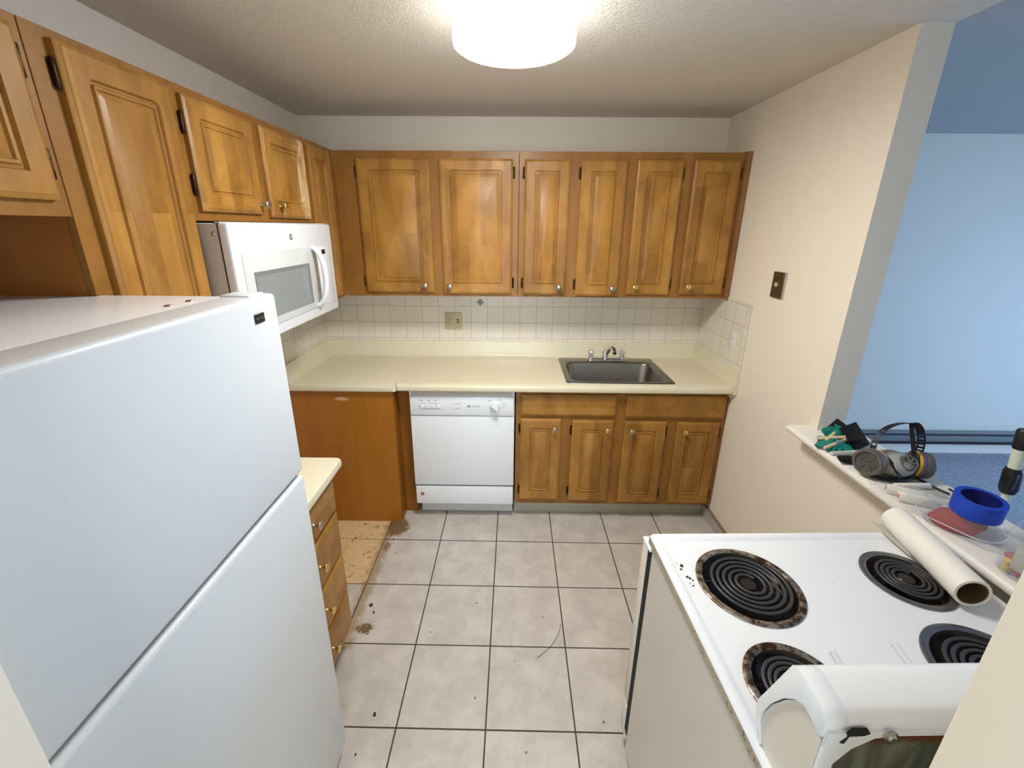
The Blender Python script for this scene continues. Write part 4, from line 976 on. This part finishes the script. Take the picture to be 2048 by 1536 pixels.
obj('core', lathe(BM(), [(.0378, .0), (.0399, .0), (.0399, .048), (.0378, .048)], tc+Vector((0, 0, .003)), tax, 56, closed=True), simple('dark_blue_core', C(10, 24, 110), .5), t_)

# jar with plugs
t_ = thing('plastic_jar', 'clear plastic jar with a white label, nearest the camera on the ledge', 'jar', (1.225, .818, ZL))
J = (1.232, .822, ZL+.0005); jr = .052
obj('wall', lathe(BM(), [(0, 0), (jr-.004, 0), (jr, .004), (jr, .100), (jr-.004, .108), (jr-.010, .112), (jr-.010, .120), (jr-.012, .120), (jr-.012, .112), (jr-.006, .106), (jr-.002, .100), (jr-.002, .005), (0, .003)], J, (0, 0, 1), 48), 'clear', t_)
bm = BM(); rows = []
for i in range(13):
    a = math.radians(-178+i*10); rows.append([bm.verts.new((J[0]+math.cos(a)*(jr+.0006), J[1]+math.sin(a)*(jr+.0006), J[2]+z)) for z in (.026, .092)])
for A, D in zip(rows, rows[1:]): bm.faces.new((A[0], D[0], D[1], A[1]))
bmesh.ops.solidify(bm, geom=bm.faces[:], thickness=.0004)
obj('label', bm, simple('white_label', C(224, 220, 208), .6), t_)
r = random.Random(9); placed = []
proto = {}
for colr, mt, n_, ang in (('red', 'redplug', 8, 135), ('yellow', 'yelplug', 13, -140)):
    for q in range(n_):
        for tries in range(80):
            a = math.radians(ang+r.uniform(-62, 62)); rd = r.uniform(.016, jr-.0155); zz = J[2]+.0125+r.choice((0, .0175))
            p = Vector((J[0]+math.cos(a)*rd, J[1]+math.sin(a)*rd, zz))
            if all((p-s).length > .0180 for s in placed): break
        placed.append(p)
        if mt not in proto:
            o = obj('wall_anchor', lathe(BM(), [(0, 0), (.0095, 0), (.0090, .004), (.0075, .007), (.0065, .019), (.0040, .024), (0, .025)], (0, 0, -.010), (0, 0, 1), 12), mt); proto[mt] = o
        else:
            o = proto[mt].copy(); COL.objects.link(o)
        o.location = p; o.rotation_euler = (r.uniform(-.9, .9), r.uniform(-.9, .9), r.uniform(0, 6))
        tag(o, f'{colr} plastic wall anchor inside the clear jar on the ledge', 'wall anchor', f'{colr} wall anchors in the jar')

# extension pole standing behind the ledge
t_ = thing('extension_pole', 'white pole with black plastic joints standing behind the ledge at the right edge', 'pole', (1.475, 1.085, 0))
P0_, P1_ = Vector((1.490, 1.020, .0)), Vector((1.452, 1.095, 1.178))
def pp(f): return P0_.lerp(P1_, f)
obj('tube', tube(BM(), [pp(0), pp(.90)], .0100, 16), 'pole', t_)
obj('tube', tube(BM(), [pp(.90), pp(1.0)], .0145, 16), 'pole', t_, label='thicker upper sleeve')
obj('joint', tube(BM(), [pp(.868), pp(.880), pp(.925), pp(.935)], [.016, .021, .021, .017], 16), 'black', t_)
obj('lock_tab', B(1.425, 1.446, 1.062, 1.082, 1.040, 1.095, .005, 2), 'black', t_)
obj('grip', tube(BM(), [pp(.985), pp(.99), pp(1.03), pp(1.035)], [.0155, .0175, .0175, .014], 16), 'black', t_)

# ------------------------------------------------------------ living room heater
t_ = thing('baseboard_heater', 'long grey metal baseboard heater along the bluish wall of the next room', 'heater', (3.4, 3.1, .10))
obj('cover', B(1.45, 5.2, 3.1120, 3.1678, .122, .205, .003, 2), simple('grey_white_heater', C(120, 128, 130), .4), t_)
obj('upper_slot', B(1.46, 5.19, 3.1105, 3.11206, .183, .201), simple('heater_shadow_slot', C(46, 46, 60), .7), t_)
obj('lower_slot', B(1.46, 5.19, 3.1105, 3.11206, .122, .134), simple('heater_shadow_slot', C(46, 46, 60), .7), t_)
obj('bracket', B(1.46, 5.19, 3.1160, 3.1678, .106, .122), 'gap', t_)

# ------------------------------------------------------------ crumbs and a hair on the floor
bm = BM(); random.seed(11)
for x, y, r in ((-.500, 1.115, .008), (-.495, 1.110, .005), (-.525, .985, .005), (-.155, 1.62, .004), (-.60, 2.19, .003), (.165, 1.545, .004), (-.125, 1.18, .004), (.045, 1.79, .003), (-.35, 1.46, .003), (.36, 1.10, .004), (.07, 1.0, .004), (.23, 1.9, .003), (-.19, 2.22, .003), (-.64, 1.56, .007), (-.665, 1.60, .010), (-.675, 2.06, .006), (-.635, 1.95, .004), (-.45, .94, .003), (.13, 1.22, .002), (.03, 1.33, .002)):
    vs = [bm.verts.new((x+math.cos(a*PI/3)*r*random.uniform(.4, 1), y+math.sin(a*PI/3)*r*random.uniform(.6, 1.3), .0006)) for a in range(6)]
    top = [bm.verts.new((v.co.x*1, v.co.y, .0028)) for v in vs]; bm.faces.new(vs[::-1]); bm.faces.new(top)
    for i in range(6): bm.faces.new((vs[i], vs[(i+1) % 6], top[(i+1) % 6], top[i]))
o = obj('floor_crumbs', bm, simple('dark_crumbs', C(58, 48, 44), .8), smooth=0); tag(o, 'dark crumbs scattered on the tiled kitchen floor', 'dirt', kind='stuff')
o = origin_mesh(obj('hair_strand', tube(BM(), bez((.245, 1.515, .0012), (.235, 1.44, .0012), (.18, 1.38, .0012), (.125, 1.345, .0012), 14), .0010, 5), 'gap')); tag(o, 'single dark hair curling on a floor tile near the range', 'hair')
